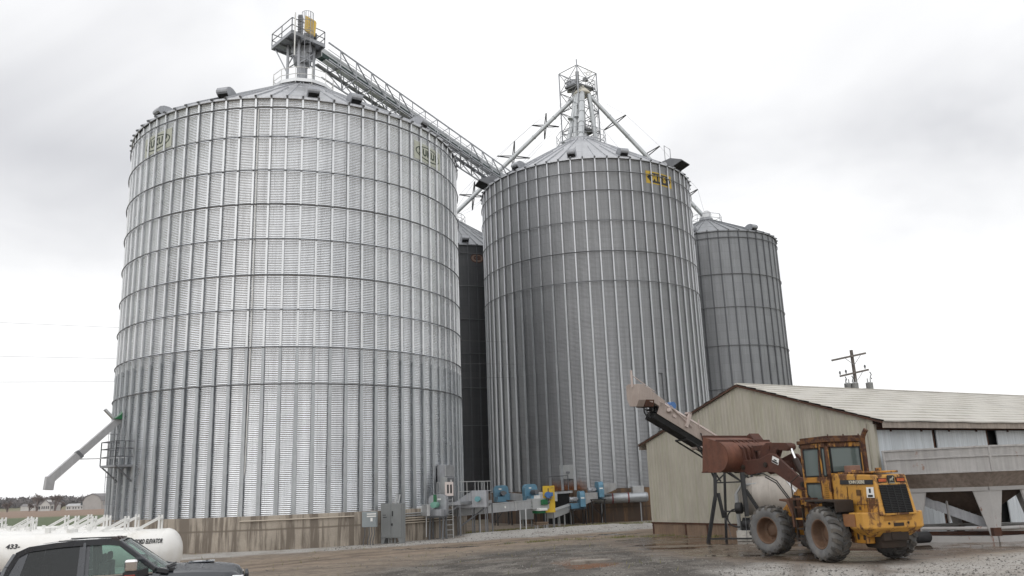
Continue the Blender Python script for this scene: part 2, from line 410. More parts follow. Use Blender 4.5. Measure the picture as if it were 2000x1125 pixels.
ROOFD = mat('dull roof sheets', (.30,.31,.325), .5, .7, .12, .8, streak=.2)

LC = (-14.98, 56.87); LR = 11.13
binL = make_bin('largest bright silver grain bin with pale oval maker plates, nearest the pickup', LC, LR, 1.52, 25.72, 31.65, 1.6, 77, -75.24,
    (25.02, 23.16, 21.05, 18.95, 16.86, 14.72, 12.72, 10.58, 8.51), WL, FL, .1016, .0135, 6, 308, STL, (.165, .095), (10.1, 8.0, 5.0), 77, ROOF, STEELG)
for ph in (230, 259, 288, 302, 331, 12, 60, 110, 160, 200): roof_vent(binL, LR, 25.72, 31.65, 1.6, ph)
MC = (7.15, 74.38); MR = 9.57
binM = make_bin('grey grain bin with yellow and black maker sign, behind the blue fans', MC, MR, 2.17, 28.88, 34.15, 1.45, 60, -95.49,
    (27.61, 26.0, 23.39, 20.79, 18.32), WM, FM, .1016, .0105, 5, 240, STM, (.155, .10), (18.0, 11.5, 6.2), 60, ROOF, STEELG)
for ph in (259, 286.5, 226.5, 20, 75, 140): roof_vent(binM, MR, 28.88, 34.15, 1.45, ph)
RC = (22.0, 89.3); RR = 7.1
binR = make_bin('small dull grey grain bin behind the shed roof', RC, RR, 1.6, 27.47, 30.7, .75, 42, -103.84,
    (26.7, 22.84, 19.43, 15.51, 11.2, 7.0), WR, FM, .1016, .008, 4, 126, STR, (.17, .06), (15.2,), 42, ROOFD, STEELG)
for ph in (299, 243, 180, 60): roof_vent(binR, RR, 27.47, 30.7, .75, ph)
BC = (-6.9, 89.7); BR = 9.0

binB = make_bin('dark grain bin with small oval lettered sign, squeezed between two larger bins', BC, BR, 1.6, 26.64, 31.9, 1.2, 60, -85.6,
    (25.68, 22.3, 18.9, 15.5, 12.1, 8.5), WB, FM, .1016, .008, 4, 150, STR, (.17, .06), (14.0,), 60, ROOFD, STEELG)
for ph in (285.5, 330, 240, 120): roof_vent(binB, BR, 26.64, 31.9, 1.2, ph)
collar_rail(binR, 30.2-GZ, 1.75, 8, 1.0, GALVD, .35)
collar_rail(binM, 33.9-GZ, 2.35, 12, 1.15, GALVD, .4)
collar_rail(binB, 31.5-GZ, 1.9, 10, 1.0, GALVD, .3)
# collar walkway of the big bin: kick plate ring, rails, entrance gate
z = 31.5-GZ
m = MB(); m.lathe([(1.6, z), (2.25, z), (2.25, z+.06), (1.6, z+.06)], 12, 0, sm=False); m.lathe([(2.25, z-.02), (2.27, z+.22)], 12, 0, sm=False)
m.build('collar_walkway', GALVL, binL)
collar_rail(binL, z, 2.22, 12, 1.1, WHITE, .25)
# maker plates (painted across the sheets between the stiffeners)
PLATE = mat('pale plate paint', (.46,.475,.40), .55, .2, .08, 2); PLINK = mat('dark green plate lettering', (.03,.045,.03), .6, 0, .1, 3)
PYEL = mat('sign yellow', (.50,.335,.03), .55, 0, .1, 2); PRED = mat('sign red brown', (.07,.028,.02), .6, 0, .15, 3); PCREAM = mat('sign cream', (.22,.15,.115), .6, 0, .1, 2)
for ph in (-126.7, -28.5):
    r = LR+.016
    o = plate_mesh([(-1.5,-.62), (1.5,-.62), (1.5,.62), (-1.5,.62)], r, ph, 24.05, 'maker_plate', PLATE, binL)
    q = plate_mesh(ellipse(1.36, .47), r+.006, ph, 24.05, 'oval_border', PLINK, o); q = plate_mesh(ellipse(1.27, .39), r+.012, ph, 24.05, 'oval_field', PLATE, o)
    for k, ch in enumerate('SUKUP'):
        me = text_mesh(ch, .62, .004, .03); 
        for v in me.vertices: v.co.x += (k-2)*.452
        wrapped('lettering', me, PLINK, o, r+.022, ph, 24.05)
r = MR+.009
o = plate_mesh([(-1.52,-.55), (1.52,-.55), (1.52,.55), (-1.52,.55)], r, -53.5, 27.45, 'maker_plate', PYEL, binM)
plate_mesh([(-1.42,0), (-1.0,-.44), (1.0,-.44), (1.42,0), (1.0,.44), (-1.0,.44)], r+.006, -53.5, 27.45, 'hexagon_field', INK, o)
for dx, ch in ((-.62, 'M'), (.0, 'F'), (.55, 'S')):
    me = text_mesh(ch, .72, .004, .04)
    for v in me.vertices: v.co.x += dx
    wrapped('lettering', me, PYEL, o, r+.017, -53.5, 27.45)
r = BR+.010
o = plate_mesh(ellipse(.72, .5), r, -67.2, 25.25, 'maker_plate', PRED, binB); plate_mesh(ellipse(.62, .4), r+.006, -67.2, 25.25, 'oval_field', PCREAM, o)
me = text_mesh('GSI', .52, .004, .03); wrapped('lettering', me, PRED, o, r+.016, -67.2, 25.25)
# white conduit down the wall of the big bin
a = rad(-88.4); r = LR+.07
m = MB(); m.path([(r*math.cos(a), r*math.sin(a), 25.0-GZ), (r*math.cos(a+.004), r*math.sin(a+.004), 12), (r*math.cos(a-.002), r*math.sin(a-.002), 4.2), (r*math.cos(a-.028), r*math.sin(a-.028), 2.4), (r*math.cos(a-.03), r*math.sin(a-.03), 1.3)], .03, 6)
m.build('cable_conduit', WHITE, binL)
# big exhaust hoods on the eave of the grey bin
for ph, brk in ((-37.5, True), (-161.5, False)):
    b = MB()
    b.prism([(-1.3, .2), (-1.2, .75), (.2, .95), (1.25, .55), (1.3, .45), (.1, .02)], (0, -.75, 0), (1,0,0), (0,0,1), (0,1.5,0), 0)
    b.hexa([(.2,-.7,.02), (.2,.7,.02), (1.27,.7,.43), (1.27,-.7,.43), (.2,-.7,.0), (.2,.7,.0), (1.29,.7,.40), (1.29,-.7,.40)], 1)
    b.tube((-.3, -.77, .55), (-.3, -.76, .56), .14, 10, 2)
    if brk: b.path([(-.35,-.6,.9), (-.35,-.6,2.3), (-.35,.5,2.3), (-.35,.5,.9)], .03, 6, 0)
    o = b.build('exhaust_hood', [STEELG, DARKHOLE, WHITE], binM, bevel=.02)
    rr_ = MR-.35; o.location = (rr_*math.cos(rad(ph)), rr_*math.sin(rad(ph)), 28.95-GZ); o.rotation_euler.z = rad(ph)
# hatch frame on the grey wall and white inspection panel over the rusty patch
b = MB(); r = MR+.05
def onwall(R, ph, z): return Vector((R*math.cos(rad(ph)), R*math.sin(rad(ph)), z-GZ))
for A, B in (((-65.8, 10.9), (-62.2, 10.9)), ((-65.8, 10.9), (-65.8, 8.6)), ((-62.2, 10.9), (-62.2, 8.6))): b.beam(onwall(r, *A), onwall(r, *B), .07, .05)
b.build('wall_hatch', STEELG, binM)
b = MB(); P = [onwall(MR+.12, p, q) for p, q in ((-114.6, 3.0), (-107.4, 3.0), (-107.4, 4.05), (-114.6, 4.05))]
nrm = (P[1]-P[0]).cross(P[3]-P[0]).normalized(); b.hexa(P+[p+nrm*-.1 for p in P])
o = b.build('inspection_panel', LGREY, binM, bevel=.01)
b = MB(); c0 = onwall(MR+.17, -110.6, 3.5); b.beam(c0+Vector((-.16,0,0)), c0+Vector((.16,0,0)), .03, .14); b.build('latch', STEELG, o)
b = MB(); p0 = onwall(MR+.35, -121, 3.22); p1 = onwall(MR+.35, -110.4, 3.28); p2 = onwall(MR+.35, -110.3, 1.85)
b.tube(p0, p1, .03, 6); b.tube(p1, p2, .045, 6); b.build('hatch_lever', STEELG, binM)
# unloading tunnel mouth: solid box, its inner shade painted as a black sheet
b = MB(); a = rad(-112.5); e = Vector((math.cos(a), math.sin(a), 0)); s_ = Vector((-math.sin(a), math.cos(a), 0))
o3 = e*(MR+.15)
b.hexa([o3+s_*x+e*y+Vector((0,0,z)) for x, y, z in ((-1.15,0,-.1), (.75,0,-.1), (.75,.9,-.1), (-1.15,.9,-.1), (-1.15,0,2.3), (.75,0,2.3), (.75,.9,2.3), (-1.15,.9,2.3))], 0)
b.hexa([o3+s_*x+e*y+Vector((0,0,z)) for x, y, z in ((-1.05,.91,-.05), (.65,.91,-.05), (.65,.92,-.05), (-1.05,.92,-.05), (-1.05,.91,2.2), (.65,.91,2.2), (.65,.92,2.2), (-1.05,.92,2.2))], 1)
b.beam(o3+s_*-1.3+e*.95+Vector((0,0,2.22)), o3+s_*.95+e*.95+Vector((0,0,2.3)), .12, .16, 2)
b.build('unloading_tunnel', [FM, DARKHOLE, GALV], binM)

# ------------------------------------------------------------------ head platform on the big bin
plat = thing('conveyor_head_platform', (LC[0], LC[1], 31.7), 0, 'steel drive platform with yellow guard on the peak of the largest bin', 'work platform')
zd = 34.9
Q = [Vector((-15.1, 53.81, zd)), Vector((-17.16, 55.95, zd)), Vector((-15.25, 58.0, zd)), Vector((-13.23, 55.94, zd))]
b = MB()
for i in range(4): b.beam(Q[i], Q[(i+1) % 4], .10, .24)
b.hexa([q+Vector((0,0,.02)) for q in Q]+[q+Vector((0,0,.06)) for q in Q])
for f in (.33, .66): b.beam(Q[0].lerp(Q[1], f)-Vector((0,0,.08)), Q[3].lerp(Q[2], f)-Vector((0,0,.08)), .08, .15)
b.build('deck', GALVD, plat, world=True)
b = MB()
for i in range(4):
    p, q = Q[i], Q[(i+1) % 4]
    for f in (0, .5, 1): b.tube(p.lerp(q, f), p.lerp(q, f)+Vector((0,0,1.15)), .035, 6)
    for h in (1.15, .6): b.tube(p+Vector((0,0,h)), q+Vector((0,0,h)), .033, 6)
    b.beam(p+Vector((0,0,.12)), q+Vector((0,0,.12)), .02, .12)
b.build('handrail', STEELG, plat, world=True)
cx, cy = -15.0, 56.2
for dx, dy in ((-.85,-.6), (.15,-1.3), (1.0,-.3), (-.1,.8)):
    b = MB(); b.beam((cx+dx, cy+dy, 31.6), (cx+dx, cy+dy, zd), .16, .16); b.build('leg_post', GALVD, plat, world=True)
b = MB()
for A, B in (((-.85,-.6,33.2), (.15,-1.3,34.4)), ((.15,-1.3,33), (1.0,-.3,34.3)), ((-.85,-.6,33.9), (.15,-1.3,33.9)), ((.15,-1.3,33.6), (1,-.3,33.6)), ((-.85,-.6,32.6), (-1.9,-.3,34.8)), ((-.85,-.6,33.0), (-.1,.8,34.5)), ((1,-.3,33.1), (-.1,.8,34.5))):
    b.beam((cx+A[0], cy+A[1], A[2]), (cx+B[0], cy+B[1], B[2]), .07, .07)
b.build('bracing', GALVD, plat, world=True)
b = MB(); b.tube((cx+.1, cy-.1, 31.8), (cx+.1, cy-.1, 33.5), .38, 14); b.tube((cx+.1, cy-.1, 33.5), (cx+.1, cy-.1, 34.3), .62, 14, r2=.75); b.box(cx-.6, cx+.9, cy-.7, cy+.6, 34.2, 34.8)
b.build('discharge_chute', GALVD, plat, world=True)
b = MB(); b.hexa([(-14.36,54.35,35.35), (-13.72,54.7,35.1), (-13.72,55.0,35.1), (-14.36,54.65,35.35), (-14.30,54.35,36.55), (-13.62,54.7,36.25), (-13.62,55.0,36.25), (-14.30,54.65,36.55)])
b.build('belt_guard', mat('bright yellow guard', (.78,.52,.08), .5, 0, .08, 2), plat, world=True, bevel=.04, seg=2)
b = MB()
c2 = Vector((-14.15, 54.45, 0))
for k in range(9):
    a = rad(-170+k*20+20); b.tube((c2.x+.42*math.cos(a), c2.y+.42*math.sin(a), 34.3), (c2.x+.42*math.cos(a), c2.y+.42*math.sin(a), 36.7), .015, 4)
for zz_ in (34.4, 35.2, 36.0, 36.7):
    b.path([(c2.x+.42*math.cos(rad(-150+k*20)), c2.y+.42*math.sin(rad(-150+k*20)), zz_) for k in range(9)], .02, 5)
for k in range(14): b.tube((c2.x-.2, c2.y+.05, 32.6+k*.3), (c2.x+.2, c2.y+.05, 32.6+k*.3), .015, 4)
for x in (-.2, .2): b.tube((c2.x+x, c2.y+.05, 32.3), (c2.x+x, c2.y+.05, 36.9), .02, 5)
b.build('caged_ladder', GALVD, plat, world=True)
b = MB(); b.box(-15.0,-14.7, 55.0, 55.3, 35.2, 37.0)
for k in range(8): b.box(-15.03,-14.67, 54.97, 55.33, 35.4+k*.2, 35.44+k*.2)
b.build('drive_stack', STEELG, plat, world=True)
b = MB(); b.tube((-14.86, 53.75, 33.0), (-14.86, 53.75, 36.4), .05, 8); b.build('white_standpipe', WHITE, plat, world=True)
b = MB(); b.tube((-14.2, 55.4, 35.4), (-13.7, 55.4, 35.4), .24, 14); b.box(-14.6,-14.2, 55.15, 55.65, 35.0, 35.6); b.build('drive_motor', STEELG, plat, world=True, bevel=.02)

# ------------------------------------------------------------------ overhead conveyor bridge
P0 = Vector((-12.43, 57.84, 34.1)); D = Vector((11.9, 19.2, -2.1)); Ln = D.length; D.normalize(); step = Ln/13
N_ = Vector((.85, -.527, 0)); NP = 19; Up = Vector((0,0,1)); W = 1.35; H = 1.42
br = thing('conveyor_bridge', (P0.x, P0.y, P0.z), 0, 'long lattice catwalk bridge carrying a conveyor from the largest bin to the elevator tower', 'conveyor bridge')
def at(k, side, h): return P0+D*(k*step)-N_*(0 if side == 0 else W if side == 1 else W/2)+Up*h
start, end = -.75, NP
for nm, sd, h, w in (('top_chord', 0, H, .09), ('top_chord', 1, H, .09), ('bottom_chord', 0, 0, .12), ('bottom_chord', 1, 0, .12), ('lower_chord', 2, -1.25, .10)):
    b = MB(); b.beam(at(start, sd, h), at(end, sd, h), w, w); b.build(nm, GALVD, br, world=True)
for sd in (0, 1):
    b = MB()
    for k in range(0, NP+1): b.beam(at(k, sd, 0), at(k, sd, H), .075, .075)
    for k in range(0, NP):
        if k < 5 or k >= 10: b.beam(at(k, sd, H), at(k+1, sd, 0), .085, .06)
        else: b.beam(at(k, sd, 0), at(k+1, sd, H), .085, .06)
    b.build('lattice_web', GALVD, br, world=True)
    b = MB(); b.tube(at(start, sd, H*.6), at(end, sd, H*.6), .022, 5); b.tube(at(start, sd, H*.33), at(end, sd, H*.33), .022, 5); b.build('guard_rail', GALVD, br, world=True)
b = MB()
for k in range(0, NP):
    b.beam(at(k, 0, 0), at(k+.5, 2, -1.25), .075, .075); b.beam(at(k, 1, 0), at(k+.5, 2, -1.25), .075, .075)
    b.beam(at(k+1, 0, 0), at(k+.5, 2, -1.25), .06, .06); b.beam(at(k+1, 1, 0), at(k+.5, 2, -1.25), .06, .06)
    b.beam(at(k, 0, 0), at(k, 1, 0), .07, .07)
b.build('under_bracing', GALVD, br, world=True)
def strip(a0, a1, s0, s1, h0, h1):
    q = lambda k, s, h: P0+D*(k*step)-N_*s+Up*h
    return [q(a0,s0,h0), q(a0,s1,h0), q(a1,s1,h0), q(a1,s0,h0), q(a0,s0,h1), q(a0,s1,h1), q(a1,s1,h1), q(a1,s0,h1)]
b = MB()
for k in range(-1, NP): b.hexa(strip(k+.02, k+.98, .30, .86, .16, .52), 0); b.hexa(strip(k+.02, k+.98, .28, .88, .52, .92), 1); b.hexa(strip(k-.02, k+.02, .26, .90, .14, .94), 1)
b.build('conveyor_trough', [DKGREEN, mat('pale conveyor cover', (.55,.57,.58), .5, .4, .1, 1)], br, world=True)
b = MB(); b.hexa(strip(start, end, 1.08, 1.32, .02, .05)); b.hexa(strip(start, end, .28, .74, .08, .13)); b.build('walkway', GALVL, br, world=True)

# ------------------------------------------------------------------ elevator tower
T = Vector((8.65, 89.6, 0)); tw = thing('elevator_tower', (T.x, T.y, GZ), 0, 'tall square lattice tower with elevator head, standing behind the grey bins', 'lattice tower')
CR = [Vector((6.45, 89.5, 0)), Vector((8.40, 87.45, 0)), Vector((10.85, 89.7, 0)), Vector((8.9, 91.75, 0))]
TOP = 49.6
for c in CR:
    b = MB(); b.tube((c.x, c.y, GZ-.1), (c.x, c.y, TOP+(.7 if c is CR[1] else 0)), .075, 8); b.build('corner_post', GALVD, tw, world=True)
b = MB(); nb = 20; hh = (TOP-GZ)/nb
for k in range(nb):
    for i in range(4):
        p, q = CR[i], CR[(i+1) % 4]; z0 = GZ+k*hh; z1 = z0+hh
        b.tube(p+Up*z1, q+Up*z1, .05, 5); b.tube(p+Up*z0, q+Up*z1, .042, 5)
        b.tube(q+Up*z0, p+Up*z1, .042, 5)
b.build('bracing', GALVD, tw, world=True)
for dx in (-.55, .35):
    b = MB(); b.box(T.x+dx-.26, T.x+dx+.26, T.y-.2, T.y+.35, GZ, 47.6); b.build('leg_casing', GALV, tw, world=True)
b = MB()
mh = frame((T.x-.1, T.y+.4, 48.6), (0,1,0), (0,0,1))
b.prism([(-.1+.72*math.cos(rad(a)), .72*math.sin(rad(a))) for a in range(0, 181, 15)]+[(-.7,-.7), (.5,-.7)], (T.x-.55, T.y+.1, 48.3), (1,0,0), (0,0,1), (0,.8,0))
b.build('elevator_head', GALVD, tw, world=True)
b = MB(); b.box(T.x-.35, T.x+.05, T.y-1.2, T.y-.9, 48.05, 49.3); b.tube((T.x+.5, T.y-.6, 48.5), (T.x+1.1, T.y-.6, 48.5), .25, 10); b.build('drive_motor', LGREY, tw, world=True)
for z_, pts in ((47.55, ((-1.6,-.6), (-.3,-1.7), (1.9,-.1), (.5,1.3))), (42.3, ((.2,-.9), (1.6,.2), (.9,1.1), (-.4,.1)))):
    b = MB(); q = [Vector((T.x+x, T.y+y, z_)) for x, y in pts]; b.hexa(q+[p+Up*.1 for p in q])
    for i in range(4):
        b.beam(q[i], q[(i+1) % 4], .12, .2)
        for f in (0, .5): b.tube(q[i].lerp(q[(i+1)%4], f), q[i].lerp(q[(i+1)%4], f)+Up*1.05, .03, 5)
        for h in (1.05, .55): b.tube(q[i]+Up*h, q[(i+1)%4]+Up*h, .03, 5)
    b.build('service_platform', STEELG, tw, world=True)
DI = Vector((8.95, 88.6, 46.4))
b = MB(); b.lathe([(.25, 1.2), (.3, .9), (.95, .2), (1.05, -.05), (.95, -.12), (.2, -.15)], 24, 0, Matrix.Translation(DI)); b.build('distributor', mat('cream distributor', (.6,.57,.49), .5, 0, .1, 2), tw, world=True)
b = MB(); c = CR[2]
for k in range(60): b.tube((c.x-.5, c.y-.55, GZ+1+k*.8), (c.x-.2, c.y-.25, GZ+1+k*.8), .02, 4)
for d_ in (-.5, -.2): b.tube((c.x+d_, c.y+d_-.05, GZ), (c.x+d_, c.y+d_-.05, 48.6), .03, 5)
b.build('ladder', GALVD, tw, world=True)
# (roof star decoration on the tower head: white star frame)
b = MB(); sc = Vector((T.x+1.15, T.y-.9, 49.1)); pts = [sc+Vector((math.cos(rad(90+144*k))*.55, 0, math.sin(rad(90+144*k))*.55)) for k in range(5)]
for k in range(5): b.tube(pts[k], pts[(k+1) % 5], .035, 5)
b.tube(sc+Vector((-.2,0,.5)), sc+Vector((-.2,0,1.9)), .02, 5); b.build('star_frame', WHITE, tw, world=True)

# ------------------------------------------------------------------ spouts
SP = mat('spout pipe steel', (.5,.52,.53), .45, .6, .12, 1)
def spout(label, p, q, r, crosses=(), wires=True, head=True, bend=None, arms=None):
    p = Vector(p); q = Vector(q); t = thing('grain_spout', q, 0, label, 'grain spout', 'grain spouts from the elevator tower')
    b = MB()
    if bend: b.path([p, Vector(bend[0]), Vector(bend[1]), q], r, 12)
    else: b.tube(p, q, r, 12)
    b.build('pipe', SP, t, world=True)
    d = (q-p).normalized(); sd = d.cross(Up).normalized(); u = sd.cross(d); n = int((q-p).length/3)
    b = MB()
    for k in range(1, n): c = p.lerp(q, k/n); b.tube(c-d*.06, c+d*.06, r*1.18, 12)
    b.build('pipe_flange', SP, t, world=True)
    for f, l in crosses:
        c = p.lerp(q, f); b = MB()
        for e in [Vector(x).normalized() for x in arms]:
            for s in (-.09, .09): b.tube(c-e*l+d*s*.2, c+d*s*2, .06, 5); b.tube(c+d*s*2, c+e*l+d*s*.2, .06, 5)
        b.build('truss_cross', BLACK, t, world=True)
    if crosses and wires:
        b = MB()
        for x_ in arms:
            for sg in (1, -1):
                e = Vector(x_).normalized()*sg
                P = [p+e*r]+[p.lerp(q, f)+e*l for f, l in crosses]+[q+e*r]
                for i in range(len(P)-1): b.tube(P[i], P[i+1], .012, 4)
        b.build('guy_wire', GALVD, t, world=True)
    return t
spout('long spout crossing behind the bridge with star braces, down to the dark bin', DI+Vector((-.9,.1,-.3)), (-6.6, 89.6, 32.4), .24, ((.24, 1.6), (.50, 1.95), (.82, 1.7)), arms=((.1,0,1), (.93,-.25,-.2)))
spout('long spout with star braces sloping to the smallest bin', DI+Vector((1.0,.1,-.3)), (21.7, 89.2, 31.4), .24, ((.22, 1.5), (.50, 1.85), (.85, 1.6)), arms=((.62,-.1,-.78), (.85,-.2,.5)))
spout('steep pale spout ending on the collar of the grey bin', DI+Vector((-.1,-.8,-.2)), (7.2, 75.6, 34.4), .30)
spout('spout dropping between the tower and the grey bin collar', DI+Vector((-.5,-.6,-.2)), (6.9, 86.5, 34.2), .27, bend=((7.9, 87.9, 42.6), (7.6, 87.6, 39.0)))
spout('kinked spout dropping from the tower onto the end of the bridge', DI+Vector((-.7,-.3,-.2)), (4.6, 85.6, 33.4), .26, bend=((7.4, 88.0, 42.0), (6.6, 87.6, 38.8)))
spout('upright spout running down the right side of the tower', DI+Vector((.7,-.4,-.2)), (10.3, 88.2, 33), .26, bend=((9.9, 88.1, 43.5), (10.2, 88.1, 40)))
b = MB(); b.tube((22.0, 88.6, 31.3), (22.0, 90.0, 31.3), .5, 16); b.tube((22, 89.3, 30.6), (22, 89.3, 31.2), .3, 12); o = b.build('inlet_drum', GALV, binR, world=True)

# ------------------------------------------------------------------ overhead wires
for k, (x0, y0, z0, x1, y1, z1) in enumerate(((-84, 70.5, 21.6, -.3, 68.6, 14.3), (-84, 70.5, 17.7, .4, 67.7, 12.3), (-84, 70.5, 14.5, 0, 68.2, 11.3))):
    b = MB(); b.path([(x0+(x1-x0)*i/12, y0+(y1-y0)*i/12, z0+(z1-z0)*i/12-.25*math.sin(PI*i/12)) for i in range(13)], .011, 5)
    o = b.build('power_wire', mat('wire', (.16,.16,.165), .6, .3, .1, 1))
    tag(o, ('uppermost overhead wire passing behind the largest bin', 'middle of the three overhead wires behind the largest bin', 'lowest overhead wire behind the largest bin, below two others')[k], 'power wire', 'overhead wires')
# ------------------------------------------------------------------ aeration fans
def fan(label, loc, rz, paint, motor, group, stand=True, horn=1.3, hornm=None, sc=1.0, flip=1, side=False):
    """centrifugal fan: scroll housing across y, intake/motor at +y... local x points to the bin"""
    t = thing('aeration_fan', loc, rz, label, 'fan', group)
    z = (2.4 if stand is True else stand)
    c = z
    b = MB(); R = .52*sc; w = .36*sc
    def sq(a): c_, s_ = math.cos(rad(a)), math.sin(rad(a)); k_ = R*1.04/(abs(c_)**4+abs(s_)**4)**.25; return (c_*k_, s_*k_)
    sp = [sq(a) for a in range(0, 360, 15)]
    def Y_(b):
        if flip < 0: b.v = [(x, -y, z) for x, y, z in b.v]
        return b
    b.prism(sp, (0, -w/2, c), (1,0,0), (0,0,1), (0,w,0))
    b.box(.0, .66*sc, -w/2-.01, w/2+.01, c-.56*sc, c-.02, 0)
    b.prism([(r*1.05, s*1.05) for r, s in sp], (0, -w/2-.012, c), (1,0,0), (0,0,1), (0,.02,0)); b.prism([(r*1.05, s*1.05) for r, s in sp], (0, w/2-.008, c), (1,0,0), (0,0,1), (0,.02,0))
    b.box(-.55*sc, .0, -w/2-.015, w/2+.015, c-.62*sc, c-.30*sc)
    Y_(b).build('scroll_housing', paint, t, bevel=.01)
    b = MB(); b.box(-.45*sc, .2*sc, -w/2-.62*sc, -w/2-.02, c-.62*sc, c-.28*sc); b.box(-.5*sc, .3*sc, -w/2-.66*sc, w/2+.05, c-.66*sc, c-.62*sc)
    Y_(b).build('motor_base', paint, t, bevel=.01)
    b = MB(); b.tube((0, -w/2-.6*sc, c-.02), (0, -w/2-.1*sc, c-.02), .17*sc, 16); b.tube((0, -w/2-.68*sc, c-.02), (0, -w/2-.6*sc, c-.02), .18*sc, 16); b.tube((0, -w/2-.1*sc, c-.02), (0, -w/2-.03, c-.02), .06, 10)
    for k in range(10): a = 2*PI*k/10; b.box(.17*sc*math.cos(a)-.01, .17*sc*math.cos(a)+.01, -w/2-.55*sc, -w/2-.12*sc, c-.02+.17*sc*math.sin(a)-.012, c-.02+.17*sc*math.sin(a)+.012)
    b.box(.14*sc, .3*sc, -w/2-.42*sc, -w/2-.2*sc, c-.1, c+.08)
    Y_(b).build('motor', motor, t)
    b = MB(); x0 = .66*sc; h0, h1 = .28*sc, .55*sc
    A = [(x0,-w/2,c-.56*sc), (x0,w/2,c-.56*sc), (x0,w/2,c-.02), (x0,-w/2,c-.02)]; x1 = x0+horn
    B = [(x1,-.75,c-.75), (x1,.75,c-.75), (x1,.75,c-.15), (x1,-.75,c-.15)]
    if side:
        b.hexa([(-.4*sc,w/2+.02,c-.4*sc), (.4*sc,w/2+.02,c-.4*sc), (.4*sc,w/2+.02,c+.4*sc), (-.4*sc,w/2+.02,c+.4*sc), (-.2,w/2+horn,c-.05), (.3,w/2+horn,c-.05), (.3,w/2+horn,c+.42), (-.2,w/2+horn,c+.42)])
    else: b.hexa([A[0],A[1],B[1],B[0],A[3],A[2],B[2],B[3]])
    Y_(b).build('transition_duct', hornm or GALV, t, bevel=.008)
    b = MB()
    if side: b.box(R*1.045, R*1.06, -.13, .13, c+.02, c+.12)
    else: b.box(-.22, .0, -w/2-.02, -w/2-.014, c+.24*sc, c+.34*sc)
    Y_(b).build('nameplate', WHITE, t)
    if stand is True:
        b = MB(); b.box(-.62, .75, -w/2-.7, w/2+.1, c-.74, c-.67)
        for x in (-.5, .6):
            for y in (-w/2-.6, w/2): b.beam((x, y, -.1), (x, y, c-.7), .08, .08)
        b.beam((-.5, w/2, .2), (.6, w/2, c-.8), .05, .05); b.beam((-.5, -w/2-.6, c-.8), (-.5, w/2, .6), .05, .05)
        Y_(b).build('stand', BLACK, t)
    return t
GF = 'blue fans around the grey bin'
def dirto(x, y, c): return math.atan2(c[1]-y, c[0]-x)
fan('blue aeration fan farthest to the dark gap between the bins, on a black stand', (-1.45, 66.2, GZ), rad(15), BLUE, STEELG, GF, horn=.9)
fan('blue aeration fan facing the yard above the grey conveyor, left of the yellow guard', (.75, 63.4, GZ), rad(35), BLUE, STEELG, GF, horn=1.3)
f3 = fan('lowest blue aeration fan seen edge on beside the dark tunnel mouth', (4.45, 62.7, GZ-.62), rad(-82), BLUE, GALVD, GF, horn=1.0, side=True)
fan('highest blue aeration fan seen edge on above the round grey duct', (5.85, 63.2, GZ), rad(-80), BLUE, GALVD, GF, horn=1.0, side=True)
# the two fans at the big bin
LF = fan('silver aeration fan with sea green motor on the big bin footing', (-4.75, 50.2, GZ), rad(165), GALVD, PALEGRN, 'silver fans of the big bin', stand=1.95, horn=1.0, hornm=GALV, sc=.98, flip=-1)
b = MB(); b.box(-.06, .06, .45, .7, 2.0, 2.5); b.build('motor_bracket', GREEN, LF)
b = MB()
b.box(-.5, .5, -.2, .7, 1.22, 1.3)
for x in (-.4, .4): b.beam((x, .5, -.05), (x, .3, 1.25), .08, .08); b.beam((x, -.1, -.05), (x, -.1, 1.25), .08, .08)
b.build('stand', STEELG, LF)
LF2 = thing('aeration_fan', (-2.45, 52.2, GZ), rad(172), 'grey box fan with blue green motor at the end of the railed walkway', 'fan', 'silver fans of the big bin')
b = MB(); b.box(-.5, .45, -.35, .35, 1.65, 2.65); b.hexa([(.45,-.35,1.65), (1.5,-.5,1.65), (1.5,.5,1.65), (.45,.35,1.65), (.45,-.35,2.6), (1.5,-.5,2.0), (1.5,.5,2.0), (.45,.35,2.6)]); b.build('fan_housing', GALVD, LF2, bevel=.015)
b = MB(); b.tube((0, .37, 2.15), (0, .72, 2.15), .15, 14); b.tube((0, .72, 2.15), (0, .78, 2.15), .16, 14); b.build('motor', mat('teal motor paint', (.13,.3,.33), .5, 0, .1, 3), LF2)
b = MB()
for x in (-.4, .4, 1.3):
    for y in (-.3, .3): b.beam((x, y, -.1), (x, y, 1.65), .07, .07)
b.build('stand', STEELG, LF2)

# ------------------------------------------------------------------ electrical boxes and conduits at the big bin
cab = thing('switch_cabinet', (-7.05, 47.75, GZ), math.atan2(-.30, 1), 'tall grey two door switch cabinet on legs against the concrete footing', 'electrical cabinet')
b = MB(); b.box(-.62, .62, -.25, .3, .28, 2.12); b.build('cabinet_body', PAINTG, cab, bevel=.02, seg=2)
for s in (-1, 1):
    d = MB(); d.box(min(s*.01, s*.59), max(s*.01, s*.59), -.275, -.252, .34, 2.06); o = d.build('cabinet_door', PAINTG, cab, bevel=.008)
    if s == 1:
        d = MB(); d.box(.07, .13, -.30, -.277, 1.45, 1.72); d.box(.03, .1, -.31, -.277, .95, 1.07); d.build('door_handle', BLACK, o)
    else:
        d = MB(); d.box(-.5, -.3, -.281, -.277, 1.5, 1.53); d.build('nameplate', BLACK, o); d = MB(); d.box(-.48, -.25, -.281, -.277, 1.38, 1.42); d.build('nameplate', BLACK, o)
for x in (-.5, .5):
    d = MB(); d.hexa([(x-.12+.08*(x>0),-.22,0), (x+.04+.08*(x>0),-.22,0), (x+.04+.08*(x>0),.25,0), (x-.12+.08*(x>0),.25,0), (x-.12,-.22,.28), (x+.12,-.22,.28), (x+.12,.25,.28), (x-.12,.25,.28)]); d.build('leg', PAINTG, cab)
b = MB()
